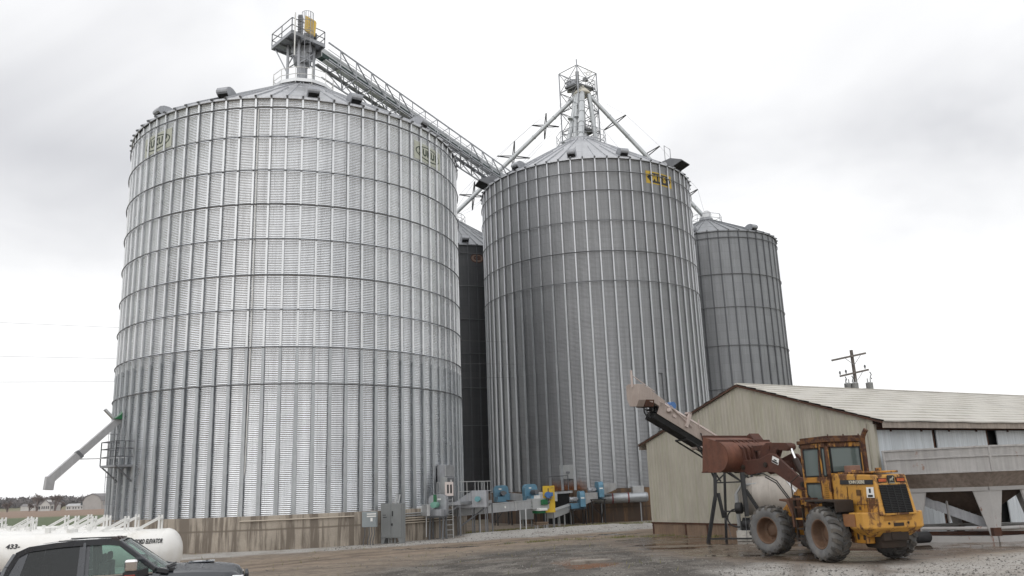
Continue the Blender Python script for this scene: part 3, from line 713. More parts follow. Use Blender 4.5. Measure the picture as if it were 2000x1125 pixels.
for x in (-.28, -.12, .1): b.tube((x, .05, -.1), (x, .05, .3), .05, 8)
b.build('conduit', LGREY, cab)
sb = thing('meter_box', (-8.12, 46.55, GZ), math.atan2(-.22, 1), 'small grey meter box on the footing left of the tall cabinet', 'electrical box')
b = MB(); b.box(-.4, .4, -.15, .12, .95, 1.75); b.build('box_body', mat('meter box paint', (.24,.27,.28), .45, 0, .08, 1.5), sb, bevel=.015)
b = MB(); b.box(-.1, .42, -.18, -.152, 1.6, 1.66); b.box(-.1, .42, -.18, -.152, 1.48, 1.54); b.box(.1, .22, -.165, -.152, 1.25, 1.43); b.build('label_bars', WHITE, sb)
b = MB()
for x in (-.3, -.05, .1, .25): b.path([(x, 0, .95), (x+.02, .02, .6), (x-.1, .05, .2), (x-.1, .1, -.05)], .025, 6)
b.build('conduit', STEELG, sb)
cr = thing('conduit_run', (-10.0, 47.0, 1.3), 0, 'pale conduit pipe strapped along the concrete footing', 'conduit')
def footing(ph, z, off=.36): return (LC[0]+(LR+off)*math.cos(rad(ph)), LC[1]+(LR+off)*math.sin(rad(ph)), z)
b = MB(); b.path([footing(-89+k*2, 1.28+.001*k) for k in range(16)], .035, 6); b.build('pipe', PVC, cr, world=True)
cb = thing('conduit_run', (-5.5, 49.3, 1.0), 0, 'bank of five parallel pale conduits between tall cabinet and ladder', 'conduit')
for j in range(5):
    b = MB(); b.path([footing(-50+k*2.4, 1.28-j*.13) for k in range(14)], .035, 6); b.build('pipe', PVC if j > 1 else LGREY, cb, world=True)
b = MB(); b.beam(footing(-47, 1.5, .5), footing(-45, 2.35, .2), .08, .08); b.beam(footing(-46, 1.5, .5), footing(-44, 2.35, .2), .06, .06); b.build('strut', LGREY, cb, world=True)
sb2 = thing('junction_box', (-5.35, 49.0, GZ), rad(-35), 'small silver junction box on the footing beside the silver fan', 'electrical box')
b = MB(); b.box(-.2, .2, -.12, .1, 1.35, 1.95); b.box(-.22, .22, -.14, .12, 1.95, 1.98); b.build('box_body', GALVL, sb2, bevel=.01)
b = MB(); b.tube((0, 0, .2), (0, 0, 1.35), .03, 8); b.build('conduit', GALV, sb2)

# ------------------------------------------------------------------ entrance walkway, door, ladder at the big bin
wk = thing('access_walkway', (-3.9, 52.6, GZ), 0, 'raised steel walkway with tube railing at the bin door above the ladder', 'walkway')
A = [(-4.75, 50.75), (-3.55, 50.95), (-1.75, 53.6), (-2.6, 54.3)]
b = MB(); b.hexa([(x, y, 1.62) for x, y in A]+[(x, y, 1.8) for x, y in A]); b.build('deck', GALVD, wk, world=True)
b = MB()
def railing(b, P, z, h=1.1, n=4):
    for i in range(len(P)-1):
        p = Vector((*P[i], z)); q = Vector((*P[i+1], z))
        for k in range(n+1): f = p.lerp(q, k/n); b.tube(f, f+Up*h, .028, 6)
        for hh_ in (h, h*.5): b.tube(p+Up*hh_, q+Up*hh_, .026, 6)
railing(b, [(-3.62, 51.0), (-1.8, 53.6), (-2.6, 54.2)], 1.8, 1.15, 4); railing(b, [(-4.9, 50.9), (-4.72, 50.8)], 1.8, 1.15, 1)
b.build('handrail', LGREY, wk, world=True)
b = MB()
for x, y in A: b.beam((x, y, -.3), (x, y, 1.62), .09, .09)
b.beam((-4.7, 50.8, .9), (-3.6, 50.97, 1.6), .07, .07); b.beam((-3.55, 51.0, .4), (-1.8, 53.5, 1.6), .07, .07); b.build('support_leg', STEELG, wk, world=True)
ld = thing('access_ladder', (-4.15, 50.6, GZ), rad(8), 'grey steel ladder leaning on the walkway of the big bin', 'ladder')
b = MB()
for x in (-.19, .19): b.beam((x, -.12, -.05), (x, .1, 2.3), .05, .05)
for k in range(8): b.tube((x-.38, -.1+k*.025, .2+k*.28), (x, -.1+k*.025, .2+k*.28), .022, 6)
b.build('ladder_frame', LGREY, ld)
b = MB(); b.box(-.25, .25, .05, .12, 2.4, 3.2); ob = b.build('safety_sign', mat('pale pink sign', (.62,.55,.52), .5, 0, .05, 2), ld)
b = MB(); b.box(-.12, -.02, .035, .048, 2.55, 3.05); b.box(.06, .16, .035, .048, 2.55, 3.05); b.build('sign_print', BLACK, ob)
dr = thing('bin_door', (-4.5, 52.4, GZ), rad(-17.5+90), 'ribbed grey entry door housing on the right edge of the big bin', 'bin door')
b = MB()
b.box(-.75, .75, -.25, .25, 2.0, 4.25)
b.build('door_housing', GALVD, dr, bevel=.015)
b = MB()
for k in range(9): b.box(-.7+k*.165, -.62+k*.165, -.3, -.252, 3.55, 4.2)
b.build('ribbed_panel', GALV, dr)
b = MB(); b.box(-.4, .6, -.3, -.252, 2.05, 3.45); ob = b.build('door_leaf', STEELG, dr, bevel=.01)
b = MB(); b.box(0, .2, -.315, -.302, 3.1, 3.35); b.build('notice', WHITE, ob)
b = MB(); b.box(-.36, -.02, -.315, -.302, 2.4, 3.2); b.build('dark_opening', DARKHOLE, ob)
b = MB(); b.box(-1.05, -.7, -.4, -.1, 2.5, 3.5); b.build('control_box', LGREY, dr, bevel=.01)

# ------------------------------------------------------------------ unloading conveyor with yellow drive guard
uc = thing('unloading_conveyor', (-1.5, 54.5, GZ), 0, 'long level grey trough conveyor on thin legs running out of the big bin footing', 'conveyor')
a_ = Vector((-3.95, 52.6, 1.2)); e_ = Vector((1.18, 57.2, 1.4))
b = MB(); b.beam(a_, e_, .45, .5); b.beam(a_+Up*.27, e_+Up*.27, .52, .04); b.beam(a_-Up*.25, e_-Up*.25, .5, .04); b.build('trough', mat('unpainted conveyor steel', (.42,.43,.44), .5, .5, .12, .8, streak=.1), uc, world=True)
b = MB()
for f in (.3, .68): c = a_.lerp(e_, f); d = (e_-a_).normalized(); b.beam(c-d*.05, c+d*.05, .56, .58)
b.build('joint_band', GALVL, uc, world=True)
for f in (.31, .80):
    for s in (-.28, .28):
        c = a_.lerp(e_, f)+Vector((.67, -.74, 0))*s
        b = MB(); b.beam((c.x, c.y, GZ-.1), (c.x, c.y, c.z-.2), .07, .07); b.build('leg', GALV, uc, world=True)
b = MB(); c = a_.lerp(e_, .55)+Vector((.67,-.74,0))*.235; b.tube(c, c+Vector((.02,-.02,0)), .07, 10); b.build('round_label', WHITE, uc, world=True)
dh = MB(); dh.beam(e_-Vector((.55,.5,0)), e_+Vector((.6,.55,0)), .6, .7); o = dh.build('drive_head', LGREY, uc, world=True, bevel=.02)
q = Vector((.67,-.74,0))
b = MB(); c = e_+q*.31+Up*.05; d = (e_-a_).normalized(); d.z = 0
b.hexa([c-d*.05-Up*.12, c+d*.5-Up*.12, c+d*.5-Up*.12+q*.15, c-d*.05-Up*.12+q*.15, c-d*.05+Up*.22, c+d*.5+Up*.22, c+d*.5+Up*.22+q*.15, c-d*.05+Up*.22+q*.15])
b.build('green_gearbox', GREEN, uc, world=True, bevel=.03)
b = MB(); b.tube(c+d*.45+Up*.05, c+d*.7+Up*.05, .13, 12); b.build('dark_motor_end', STEELG, uc, world=True)
b = MB(); b.beam(e_-Up*.5+q*.1-d*.35, e_-Up*.5+q*.1+d*.3, .6, .2); b.build('green_foot', GREEN, uc, world=True)
b = MB(); b.beam(e_-Up*.36+q*.2-d*.4, e_-Up*.36+q*.2+d*.35, .7, .16); b.build('white_tray', WHITE, uc, world=True, bevel=.02)
b = MB(); b.beam(e_+Up*.45-d*.2, e_+Up*.45+d*.1, .3, .2); b.build('white_cap', WHITE, uc, world=True)
b = MB()
mc = a_.lerp(e_, .915)+q*.24
mt_ = frame(mc, d, Up); 
b.beam(mc-d*.22+Up*.1, mc+d*.22+Up*.1, .01, .035); b.beam(mc-d*.22-Up*.12, mc+d*.22-Up*.12, .01, .035); b.beam(mc-d*.12, mc+d*.12, .01, .07)
b.build('green_decal', GREEN, uc, world=True)
yg = thing('drive_guard', (1.9, 57.6, GZ), rad(8), 'tall yellow belt guard with blue motor at the end of the grey conveyor', 'belt guard')
b = MB(); b.box(-.36, .42, -.12, .12, 1.05, 2.78); b.box(-.04, .02, -.128, -.121, 2.4, 2.62, 1); b.build('guard_box', [YEL, BLACK], yg, bevel=.03, seg=2)
b = MB(); b.tube((-.1, -.55, 2.2), (-.1, -.14, 2.2), .19, 16); b.tube((-.1, -.6, 2.2), (-.1, -.55, 2.2), .2, 16); b.box(.05, .25, -.45, -.14, 2.1, 2.35); b.build('motor', MOTBLUE, yg)
b = MB(); b.box(-.2, .2, -.42, -.121, 1.93, 2.0); b.build('motor_bracket', STEELG, yg)
for x in (-.25, .3): b = MB(); b.beam((x, 0, -.1), (x, 0, 1.06), .07, .07); b.build('leg', STEELG, yg)
c2_ = thing('reclaim_conveyor', (2.6, 59.5, GZ), 0, 'short grey reclaim conveyor on legs leading into the dark tunnel mouth', 'conveyor')
a_ = Vector((2.0, 58.1, .62)); e_ = Vector((3.9, 64.3, .95))
b = MB(); b.beam(a_, e_, .5, .42); b.beam(a_+Up*.24, e_+Up*.24, .6, .05); b.build('trough', LGREY, c2_, world=True)
for f in (.02, .24, .45, .75):
    for s in (-.22, .22):
        c = a_.lerp(e_, f); b = MB(); b.beam((c.x+s, c.y, GZ-.1), (c.x+s, c.y, c.z-.15), .06, .06); b.build('leg', LGREY, c2_, world=True)
gb = thing('control_box', (.45, 60.4, GZ), rad(5), 'grey control box on posts behind the unloading conveyor', 'electrical box')
b = MB(); b.box(-.5, .45, -.15, .15, .55, 1.75); b.build('box_body', PAINTG, gb, bevel=.02)
for x in (-.3, .3): b = MB(); b.beam((x, 0, -.1), (x, 0, .55), .08, .08); b.build('leg', PAINTG, gb)
wd = thing('timber_stand', (1.35, 57.6, GZ), rad(20), 'small weathered timber stand under the conveyor drive', 'timber stand')
b = MB(); b.box(-.45, .4, -.3, .3, .38, .46); b.box(-.42, .38, -.26, .26, .28, .37); b.build('top_boards', WOODG, wd, bevel=.01)
for x, y in ((-.35,-.22), (.3,-.22), (-.35,.22), (.3,.22)): b = MB(); b.beam((x, y, -.05), (x, y, .3), .07, .07); b.build('leg', GALV, wd)
dp = thing('aeration_duct', (7.2, 63.9, GZ), 0, 'round grey air duct with red joint bands along the stained footing', 'air duct')
p = Vector((5.45, 63.9, 1.47)); q = Vector((9.35, 63.75, 1.50))
b = MB(); b.tube(p, q, .36, 20); b.lathe([(.36, 0), (.28, .12), (0, .16)], 20, 0, frame(q, (0,1,0), (0,0,1))); b.build('pipe', mat('duct steel', (.36,.38,.4), .42, .7, .1, .8, dirt=.2), dp, world=True)
for f in (.36, .66): c = p.lerp(q, f); b = MB(); b.tube(c-Vector((.05,0,0)), c+Vector((.05,0,0)), .375, 20); b.build('joint_band', mat('band red', (.16,.03,.03), .6, 0, .15, 3), dp, world=True)
b = MB(); b.box(8.35, 9.2, 63.6, 65.2, 1.75, 2.3); b.build('outlet_box', GALV, dp, world=True, bevel=.02)
b = MB()
for x in (6.0, 8.9): b.beam((x, 63.8, -.3), (x, 63.8, 1.15), .08, .08)
b.build('support_leg', GALVD, dp, world=True)

# ------------------------------------------------------------------ load-out chute and service platform on the far side of the big bin
ch = thing('load_out_chute', (-23.3, 49.4, 7.3), 0, 'long grey load-out chute with bent end jutting from the left side of the big bin', 'chute')
e = Vector((math.cos(rad(-138)), math.sin(rad(-138)), 0)); o0 = Vector((LC[0], LC[1], 0))
p = o0+e*(LR+.15)+Up*7.25; q = o0+e*(LR+3.55)+Up*3.85; r_ = q+e*.05-Up*.55
CH = mat('chute steel', (.42,.42,.43), .5, .4, .15, .8, streak=.1)
b = MB(); m1 = p.lerp(q, .6); b.beam(p, m1, .38, .38); b.beam(m1, q, .42, .42); b.build('upper_chute', CH, ch, world=True, bevel=.01)
b = MB(); b.beam(q+Up*.16, r_, .44, .44, up=e); b.build('chute_end', CH, ch, world=True, bevel=.01)
b = MB(); b.beam(m1-(q-p).normalized()*.1, m1+(q-p).normalized()*.08, .46, .46); b.build('joint_band', STEELG, ch, world=True)
b = MB(); s_ = Vector((-e.y, e.x, 0)); b.hexa([p-e*.15-s_*.1-Up*.05, p+e*.36-s_*.1-Up*.0, p+e*.36+s_*.4, p-e*.15+s_*.4-Up*.05, p-e*.15-s_*.1+Up*.55, p+e*.08-s_*.1+Up*.22, p+e*.08+s_*.4+Up*.22, p-e*.15+s_*.4+Up*.55]); b.build('green_spout_head', GREEN, ch, world=True)
b = MB(); b.beam(p+e*.35+Up*.05, p+e*.85+Up*.55, .3, .12); b.build('slide_gate', GALV, ch, world=True)
b = MB(); b.tube(m1-Up*.25, o0+e*(LR+.1)+s_*1.6+Up*4.95, .03, 6); b.build('stay_rod', GALV, ch, world=True)
pf = thing('service_platform', (-22.3, 48.2, GZ), 0, 'small railed service platform with caged ladder on the left side of the big bin', 'work platform')
def pol(ph, r, z): return (LC[0]+r*math.cos(rad(ph)), LC[1]+r*math.sin(rad(ph)), z)
b = MB(); P = [pol(-136, LR+.1, 4.55), pol(-136, LR+1.15, 4.55), pol(-127, LR+1.15, 4.55), pol(-127, LR+.1, 4.55)]; b.hexa([Vector(x)-Up*.12 for x in P]+P); b.build('deck', GALVD, pf, world=True)
b = MB()
PP = [P[0], P[1], P[2], P[3]]
for i in range(3):
    p, q = Vector(PP[i]), Vector(PP[i+1])
    for f in (0, .5, 1): b.tube(p.lerp(q, f), p.lerp(q, f)+Up*1.3, .03, 6)
    for h in (.45, .9, 1.3): b.tube(p+Up*h, q+Up*h, .028, 6)
b.build('handrail', STEELG, pf, world=True)
b = MB(); b.beam(P[1], pol(-136, LR+.1, 3.6), .07, .07); b.beam(P[2], pol(-127, LR+.1, 3.6), .07, .07); b.build('bracket', STEELG, pf, world=True)
b = MB()
for ph in (-133.5, -131): b.tube(pol(ph, LR+.5, .4), pol(ph, LR+.5, 6.6), .028, 6)
for k in range(20): b.tube(pol(-133.5, LR+.5, .5+k*.3), pol(-131, LR+.5, .5+k*.3), .018, 5)
for z_ in (2.4, 3.9, 5.4, 6.3): b.path([pol(-133.5-3.4*math.sin(PI*k/8)*math.cos(PI*k/8) if False else -133.5+2.5*k/8, LR+.5+.6*math.sin(PI*k/8), z_) for k in range(9)], .02, 5)
for k in (2, 4, 6): b.tube(pol(-133.5+2.5*k/8, LR+.5+.6*math.sin(PI*k/8), 2.4), pol(-133.5+2.5*k/8, LR+.5+.6*math.sin(PI*k/8), 6.3), .015, 5)
b.build('caged_ladder', GALVD, pf, world=True)
# ------------------------------------------------------------------ storage shed
def siding_mat():
    m, t, p = newmat('weathered siding'); v = t.new('ShaderNodeTexCoord').outputs['Object']
    n1 = t.noise(t.map(v, (1.2, 1.2, .35)), 1.2, 7, .65); n2 = t.noise(t.map(v, (5, 5, .25)), 1.0, 6, .6)
    col = t.mix(t.ramp(n1, .3, .7), (.33,.305,.255), (.45,.425,.36)); col = t.mix(t.ramp(n2, .45, .75, 0, .55), col, (.32,.325,.215))
    n3 = t.noise(t.map(v, (9, 9, .12)), 1.0, 4, .6); col = t.mix(t.ramp(n3, .58, .75, 0, .45), col, (.26,.235,.19))
    t.put(p.inputs['Base Color'], col); p.inputs['Roughness'].default_value = .7; return m
SID = siding_mat()
SROOF = mat('old cream roofing', (.50,.48,.435), .75, 0, .10, .7, streak=0, dirt=.25, dirtc=(.36,.335,.30))
FASC = mat('weathered fascia', (.33,.285,.245), .85, 0, .25, 2, streak=.2)
RUSTB = mat('rusty steel', (.07,.03,.018), .85, 0, .4, 3)
SKIRT = mat('brown shed footing', (.21,.145,.10), .9, 0, .2, 1.5, streak=.25)
PANEL = mat('translucent white panel', (.56,.60,.63), .5, 0, .05, .7, streak=.22)
shed = thing('storage_shed', (7.14, 47.2, GZ), math.atan2(-.858, .514), 'long low beige metal shed with cream gable roof and white wall panels', 'shed')
# local: x along the gable (left to right), y along the ridge away, z up
Wd, Lg, EZ, RZ = 14.5, 46.0, 4.66+.24, 6.92+.24
def rib_wall(p0, p1, zb, ztop, pitch=.22, amp=.016):
    """vertical ribbed sheet between two plan points; ztop(f) gives its top"""
    p0 = Vector((*p0, 0)); p1 = Vector((*p1, 0)); L_ = (p1-p0).length; n = int(L_/pitch)*6; d = (p1-p0)/L_; nn = Vector((d.y, -d.x, 0))
    V = []; 
    for i in range(n+1):
        f = i/n; s = f*L_; ph = (s/pitch) % 1; o = amp*(1 if ph < .5 else -.2); 
        c = p0+d*s+nn*o; V += [(c.x, c.y, zb), (c.x, c.y, ztop(f))]
    return V, [(2*i, 2*i+2, 2*i+3, 2*i+1) for i in range(n)]
gt = lambda f: EZ+(RZ-EZ)*(1-abs(2*f-1))-.03
b = MB()
V, F = rib_wall((0,0), (Wd,0), .62, gt); b.add(V, F, 0)
V, F = rib_wall((Wd,Lg), (0,Lg), .62, gt); b.add(V, F, 0)
V, F = rib_wall((0,Lg), (0,0), .62, lambda f: EZ); b.add(V, F, 0)
b.build('siding', SID, shed, recalc=False)
b = MB(); b.box(-.02, Wd-.02, .03, .25, -.5, .62); b.box(.03, .25, .25, Lg, -.5, .62); b.box(-.04, Wd, -.02, .03, .56, .64, 1)
for x in (.02, 2.6, 4.2, 6.4, 9, 11.5): b.box(x, x+.09, -.01, .03, -.4, .6, 1)
b.build('footing', [SKIRT, RUSTB], shed)
b = MB(); b.box(Wd-.45, Wd-.30, -.06, .0, .7, EZ-.15); b.box(Wd-.12, Wd+.06, -.04, .12, .0, EZ-.2); ob = b.build('corner_trim', SID, shed)
# roof: two slopes of overlapping courses, slightly uneven
ov, og = .55, .12; sl = (RZ-EZ)/(Wd/2)
b = MB(); nc, nl = 13, 60
for side in (0, 1):
    xr, xe = Wd/2, (Wd+ov if side else -ov)
    for k in range(nc):
        f0, f1 = k/nc, (k+1)/nc; V = []
        for i in range(nl+1):
            y = -og+(Lg+2*og)*i/nl; w = .012*math.sin(i*1.7+k*2.3)+.01*math.sin(i*.6+k)
            for f, l in ((f0, .02), (f1+.01, .055)):
                x = xr+(xe-xr)*f; z = RZ+.06-abs(x-Wd/2)*sl+l+w*(f == f1+.01); V.append((x, y, z))
            x = xr+(xe-xr)*(f1+.01); V.append((x, y, RZ+.06-abs(x-Wd/2)*sl-.0+w))
        F = []
        for i in range(nl):
            a = i*3; F += [(a, a+3, a+4, a+1), (a+1, a+4, a+5, a+2)]
        b.add(V, F, 0)
    V = [(xr, -og, RZ), (xr, Lg+og, RZ), (xe, Lg+og, RZ-abs(xe-xr)*sl), (xe, -og, RZ-abs(xe-xr)*sl)]
    b.add(V, [(0,1,2,3)], 1)
b.box(Wd/2-.12, Wd/2+.12, -og, Lg+og, RZ+.06, RZ+.12)
b.build('roof', [SROOF, FASC], shed)
b = MB()
for side in (0, 1):
    xe = Wd+ov if side else -ov; ze = RZ-abs(xe-Wd/2)*sl
    b.beam((Wd/2, -og-.02, RZ-.0), (xe, -og-.02, ze-.0), .03, .07, 1)
    b.box(xe-(.04 if side else 0), xe+(0 if side else .04), -og+.02, Lg+og, ze-.22, ze+.03, 0)
b.build('fascia', [FASC, RUSTB], shed)
# right long side: black backing painted as the unlit inside, header rail, posts, hung white panels
b = MB(); b.box(Wd-.4, Wd-.3, .15, Lg, -.3, EZ-.1); b.build('dark_backing', DARKHOLE, shed)
b = MB(); b.box(Wd-.12, Wd+.05, .1, Lg, EZ-.42, EZ-.12); b.box(Wd-.05, Wd+.12, .1, Lg, EZ-.30, EZ-.22); b.build('door_track', RUSTB, shed)
y = .1; k = 0
for wdt, gap in ((3.75, .28), (3.75, .85), (3.6, .3), (3.6, .5), (3.6, .3), (3.6, .4), (3.6, .3), (3.6, .3)):
    b = MB(); b.box(Wd-.02, Wd+.03, y, y+wdt, .12, EZ-.44)
    for j in range(1, 5): b.box(Wd+.03, Wd+.036, y+wdt*j/5-.02, y+wdt*j/5+.02, .12, EZ-.44)
    b.box(Wd+.0, Wd+.05, y, y+wdt, .06, .2, 1)
    for j in (.25, .8): b.box(Wd+.03, Wd+.08, y+wdt*j-.04, y+wdt*j+.04, EZ-.5, EZ-.36, 1)
    b.build('wall_panel', [PANEL, RUSTB], shed); y += wdt
    b = MB(); b.box(Wd-.25, Wd-.06, y+.02, y+min(gap, .26), -.2, EZ-.3); b.build('wall_post', RUSTB, shed); y += gap

# ------------------------------------------------------------------ utility pole
up = thing('utility_pole', (30.6, 75, GZ), 0, 'wooden utility pole with two crossarms and transformers behind the shed roof', 'utility pole')
PW = mat('pole timber', (.17,.15,.135), .9, 0, .2, 2, streak=.3)
b = MB(); b.tube((0,0,-.5), (-.15, 0, 13.75), .2, 10, r2=.14); b.build('pole', PW, up)
for x0, z0, x1, z1 in ((-2.0, 12.85, 1.15, 13.4), (-1.45, 11.4, 1.2, 11.9)):
    b = MB(); b.beam((x0-.1, -.2, z0), (x1-.1, -.2, z1), .12, .16); b.build('crossarm', PW, up)
b = MB()
for p, q in (((-.9,-.25,13.0), (-.15,-.2,12.4)), ((.55,-.25,13.25), (-.1,-.2,12.4)), ((.55,-.25,11.75), (0,-.2,11.0))): b.tube(p, q, .025, 5)
b.build('arm_brace', GALVD, up)
for x, z in ((-1.5, 11.52), (-.95, 11.62), (.8, 12.0)):
    b = MB(); b.lathe([(.05,0), (.05,.12), (.1,.14), (.1,.2), (.06,.22), (.09,.26), (.05,.34), (.0,.36)], 10, 0, Matrix.Translation((x, -.2, z))); b.build('insulator', STEELG, up)
for x, z in ((-1.1, 11.35), (-.5, 11.4), (1.15, 11.7)):
    b = MB(); b.path([(x,-.25,z), (x+.08,-.3,z-.25), (x-.05,-.3,z-.5), (x+.1,-.3,z-.65)], .045, 6); b.build('cutout_fuse', STEELG, up)
for x, y in ((-1.0, -.35), (-.45, -.55), (.95, -.3)):
    b = MB(); b.lathe([(0,9.7), (.27,9.7), (.3,9.75), (.3,10.65), (.32,10.67), (.3,10.72), (.1,10.78), (0,10.8)], 18, 0, Matrix.Translation((x, y, 0)))
    for dx in (-.13, .13): b.tube((x+dx, y, 10.7), (x+dx, y, 11.1), .05, 8)
    b.beam((x, y+.2, 10.2), (0, 0, 10.2), .06, .12); b.build('transformer', LGREY, up)

# ------------------------------------------------------------------ portable conveyor
pc = thing('portable_conveyor', (8.0, 37.6, -.15), 0, 'sloping tan grain conveyor on a black frame, rising behind the raised loader bucket', 'conveyor')
TAN = mat('faded pinkish tan paint', (.36,.30,.265), .55, 0, .10, 1.2, streak=.12, dirt=.3, dirtc=(.27,.21,.18))
TANL = mat('pale pinkish paint', (.47,.395,.36), .55, 0, .08, 1.5)
tail = Vector((11.2, 40.4, 2.9)); head = Vector((5.36, 36.9, 6.15)); d = (head-tail).normalized(); Lc = (head-tail).length
sd = Vector((.555, .832, 0)); sd = Vector((-d.y, d.x, 0)).normalized(); sd = sd if sd.y < 0 else -sd   # sd: towards the yard
uu = sd.cross(d); uu = uu if uu.z > 0 else -uu
def cp(s, a, h): return tail+d*s+sd*a+uu*h
def ctr_box(b, s0, s1, a0, a1, h0, h1, m=0): return b.hexa([cp(s0,a0,h0), cp(s0,a1,h0), cp(s1,a1,h0), cp(s1,a0,h0), cp(s0,a0,h1), cp(s0,a1,h1), cp(s1,a1,h1), cp(s1,a0,h1)], m)
b = MB()
ctr_box(b, .2, Lc-1.0, .30, .34, -.36, .2); ctr_box(b, .2, Lc-1.0, -.34, -.30, -.36, .2)
ctr_box(b, 0, Lc-.9, -.30, .30, -.05, .0, 1); ctr_box(b, 0, Lc-.9, -.3, .3, -.3, -.27, 2)
for k in range(3): s = Lc*(.15+.17*k); ctr_box(b, s, s+.06, -.30, .30, -.38, -.30, 1)
b.build('trough', [TAN, BLACK, BLACK], pc, world=True)
b = MB(); ctr_box(b, Lc-6.6, Lc-.9, -.28, .30, -.62, -.37); b.build('dark_underside', DARKHOLE, pc, world=True)  # black box added to stand in for the dark open underside
b = MB(); ctr_box(b, Lc-3.9, Lc-3.78, -.3, .36, -.70, -.60); b.build('pan_crossbar', TANL, pc, world=True)
b = MB(); poly = [(-.36, .2), (.36, .2), (.22, .34), (-.22, .34)]
V = [cp(s, a, h) for s in (.3, Lc-.9) for a, h in poly]; b.add(V, [(0,1,2,3), (7,6,5,4)]+[(i, (i+1)%4, 4+(i+1)%4, 4+i) for i in range(4)])
b.build('top_cover', TANL, pc, world=True)
fx = Vector((.86, -.51, 0)); fy = Vector((-.51, -.86, 0))       # along the shed end / towards the yard
f0 = Vector((8.14, 38.1, -.16))
def fp(x, y, z): q = f0+fx*x+fy*(y-.16*max(z, 0)); return Vector((q.x, q.y, z))
b = MB()   # head box hanging plumb: octagonal front
hz = Vector((d.x, d.y, 0)).normalized(); hc = head+Up*.05
poly = [(-.42, .46), (.28, .52), (.42, .46), (.42, -.14), (.24, -.46), (-.22, -.50), (-.42, -.22)]
b.prism([(-x, y) for x, y in poly], hc+hz*.30, sd, (0,0,1), -hz*.40, 0)
b.prism([(-.38,.40), (.38,.40), (.38,-.22), (-.38,-.16)], hc-hz*.105, sd, (0,0,1), -hz*.42+Up*-.12, 0)
b.prism([(-.34,.30), (.34,.30), (.34,-.18), (-.34,-.18)], hc-hz*.54+Up*-.1, sd, (0,0,1), -hz*.7+Up*-.42, 0)
b.prism([(-.36,-.2), (.4,-.2), (.3,-.5), (-.3,-.5)], hc-hz*.1, sd, (0,0,1), -hz*.5, 1)
b.build('head_box', [TAN, RUSTB], pc, world=True, bevel=.015)
b = MB(); p = hc+hz*.32+sd*.05+Up*.35; b.tube(p, p+Up*.75, .05, 8); b.tube(p+Up*.55, hc-hz*1.0+Up*.2, .02, 5); b.build('mast', TANL, pc, world=True)
b = MB(); c = cp(Lc-1.9, -.15, .52); b.tube(c-sd*.22, c+sd*.22, .17, 14); ctr_box(b, Lc-2.1, Lc-1.6, -.3, .1, .3, .4); b.build('blue_motor', MOTBLUE, pc, world=True)
b = MB(); ctr_box(b, Lc-2.75, Lc-2.6, .34, .42, -.2, .5); ctr_box(b, Lc-2.75, Lc-2.6, .1, .42, .44, .52); b.tube(cp(Lc-1.6, .38, .05), cp(Lc-1.45, .44, .05), .1, 10); ctr_box(b, Lc-2.0, Lc-1.8, .34, .38, -.1, .02)
b.tube(cp(Lc-1.2, .4, .3), cp(Lc-3.0, .38, -.05), .02, 5); b.tube(cp(Lc-1.5, .4, .3), cp(Lc-3.0, .38, -.1), .015, 5)
for s in (Lc-3.4, Lc-5.4): b.tube(cp(s, .36, .1), cp(s, .36, .1)+Up*.4, .025, 6)
b.build('drive_bracket', TANL, pc, world=True)
b = MB(); wc = hc-hz*.55-Up*.62+sd*.1
mw = frame(wc, hz, (0,0,1))
vs = b.mark(); b.torus(.34, .035, 0, 28, 6)
for k in range(5): a = 2*PI*k/5; b.tube((0,0,0), (.34*math.cos(a), .34*math.sin(a), 0), .028, 6)
b.tube((0,0,-.2), (0,0,.2), .05, 8); b.xf(mw, vs); b.build('hand_wheel', BLACK, pc, world=True)
b = MB(); ctr_box(b, Lc-4.6, Lc-3.9, .345, .355, -.14, .02); b.build('faded_decal', mat('faded decal', (.33,.26,.24), .6, 0, .3, 20), pc, world=True)
# carrying frame under the conveyor
b = MB()
for a in (-.4, .4):
    b.tube(cp(Lc-2.9, a, -.70), cp(Lc-7.2, a, -.76), .04, 8); 
b.tube(cp(Lc-2.9,-.4,-.70), cp(Lc-2.9,.4,-.70), .04, 8)
b.tube(cp(Lc-3.4,.4,-.7), fp(.6,-.3,2.4), .035, 6); b.tube(cp(Lc-3.5,.42,-.1), cp(Lc-3.9,.42,-.55), .03, 6)
b.build('track_frame', BLACK, pc, world=True)
b = MB()
b.beam(fp(0,0,-.2), fp(.38,-.1,1.75), .13, .13); b.beam(fp(.38,-.1,1.6), fp(.42,-.1,3.1), .13, .13); b.beam(fp(.72,-.1,.85), fp(.52,-.1,1.9), .11, .11)
b.beam(fp(1.75,-.1,.9), fp(1.6,-.1,3.3), .17, .17); b.beam(fp(3.1,0,-.2), fp(1.75,-.1,2.0), .12, .12)
b.beam(fp(0,0,-.02), fp(3.1,0,0), .07, .07); b.beam(fp(.4,-.1,2.35), fp(1.6,-.1,2.35), .06, .06); b.beam(fp(.75,-.1,1.12), fp(1.75,-.1,1.12), .06, .06)
for A, B in (((.4,-.1,2.35), (1.0,-.1,2.85)), ((1.0,-.1,2.85), (1.6,-.1,2.35)), ((1.6,-.1,2.4), (2.4,-.2,3.1)), ((.4,-.1,2.5), (.0,-.3,3.2))): b.beam(fp(*A), fp(*B), .06, .06)
b.beam(fp(.5,-1.0,-.2), fp(.6,-.9,3.0), .1, .1); b.beam(fp(1.9,-1.0,-.2), fp(1.8,-.9,3.0), .1, .1); b.beam(fp(.4,-.1,2.9), fp(.6,-.9,2.9), .08, .08)
b.build('support_frame', BLACK, pc, world=True)
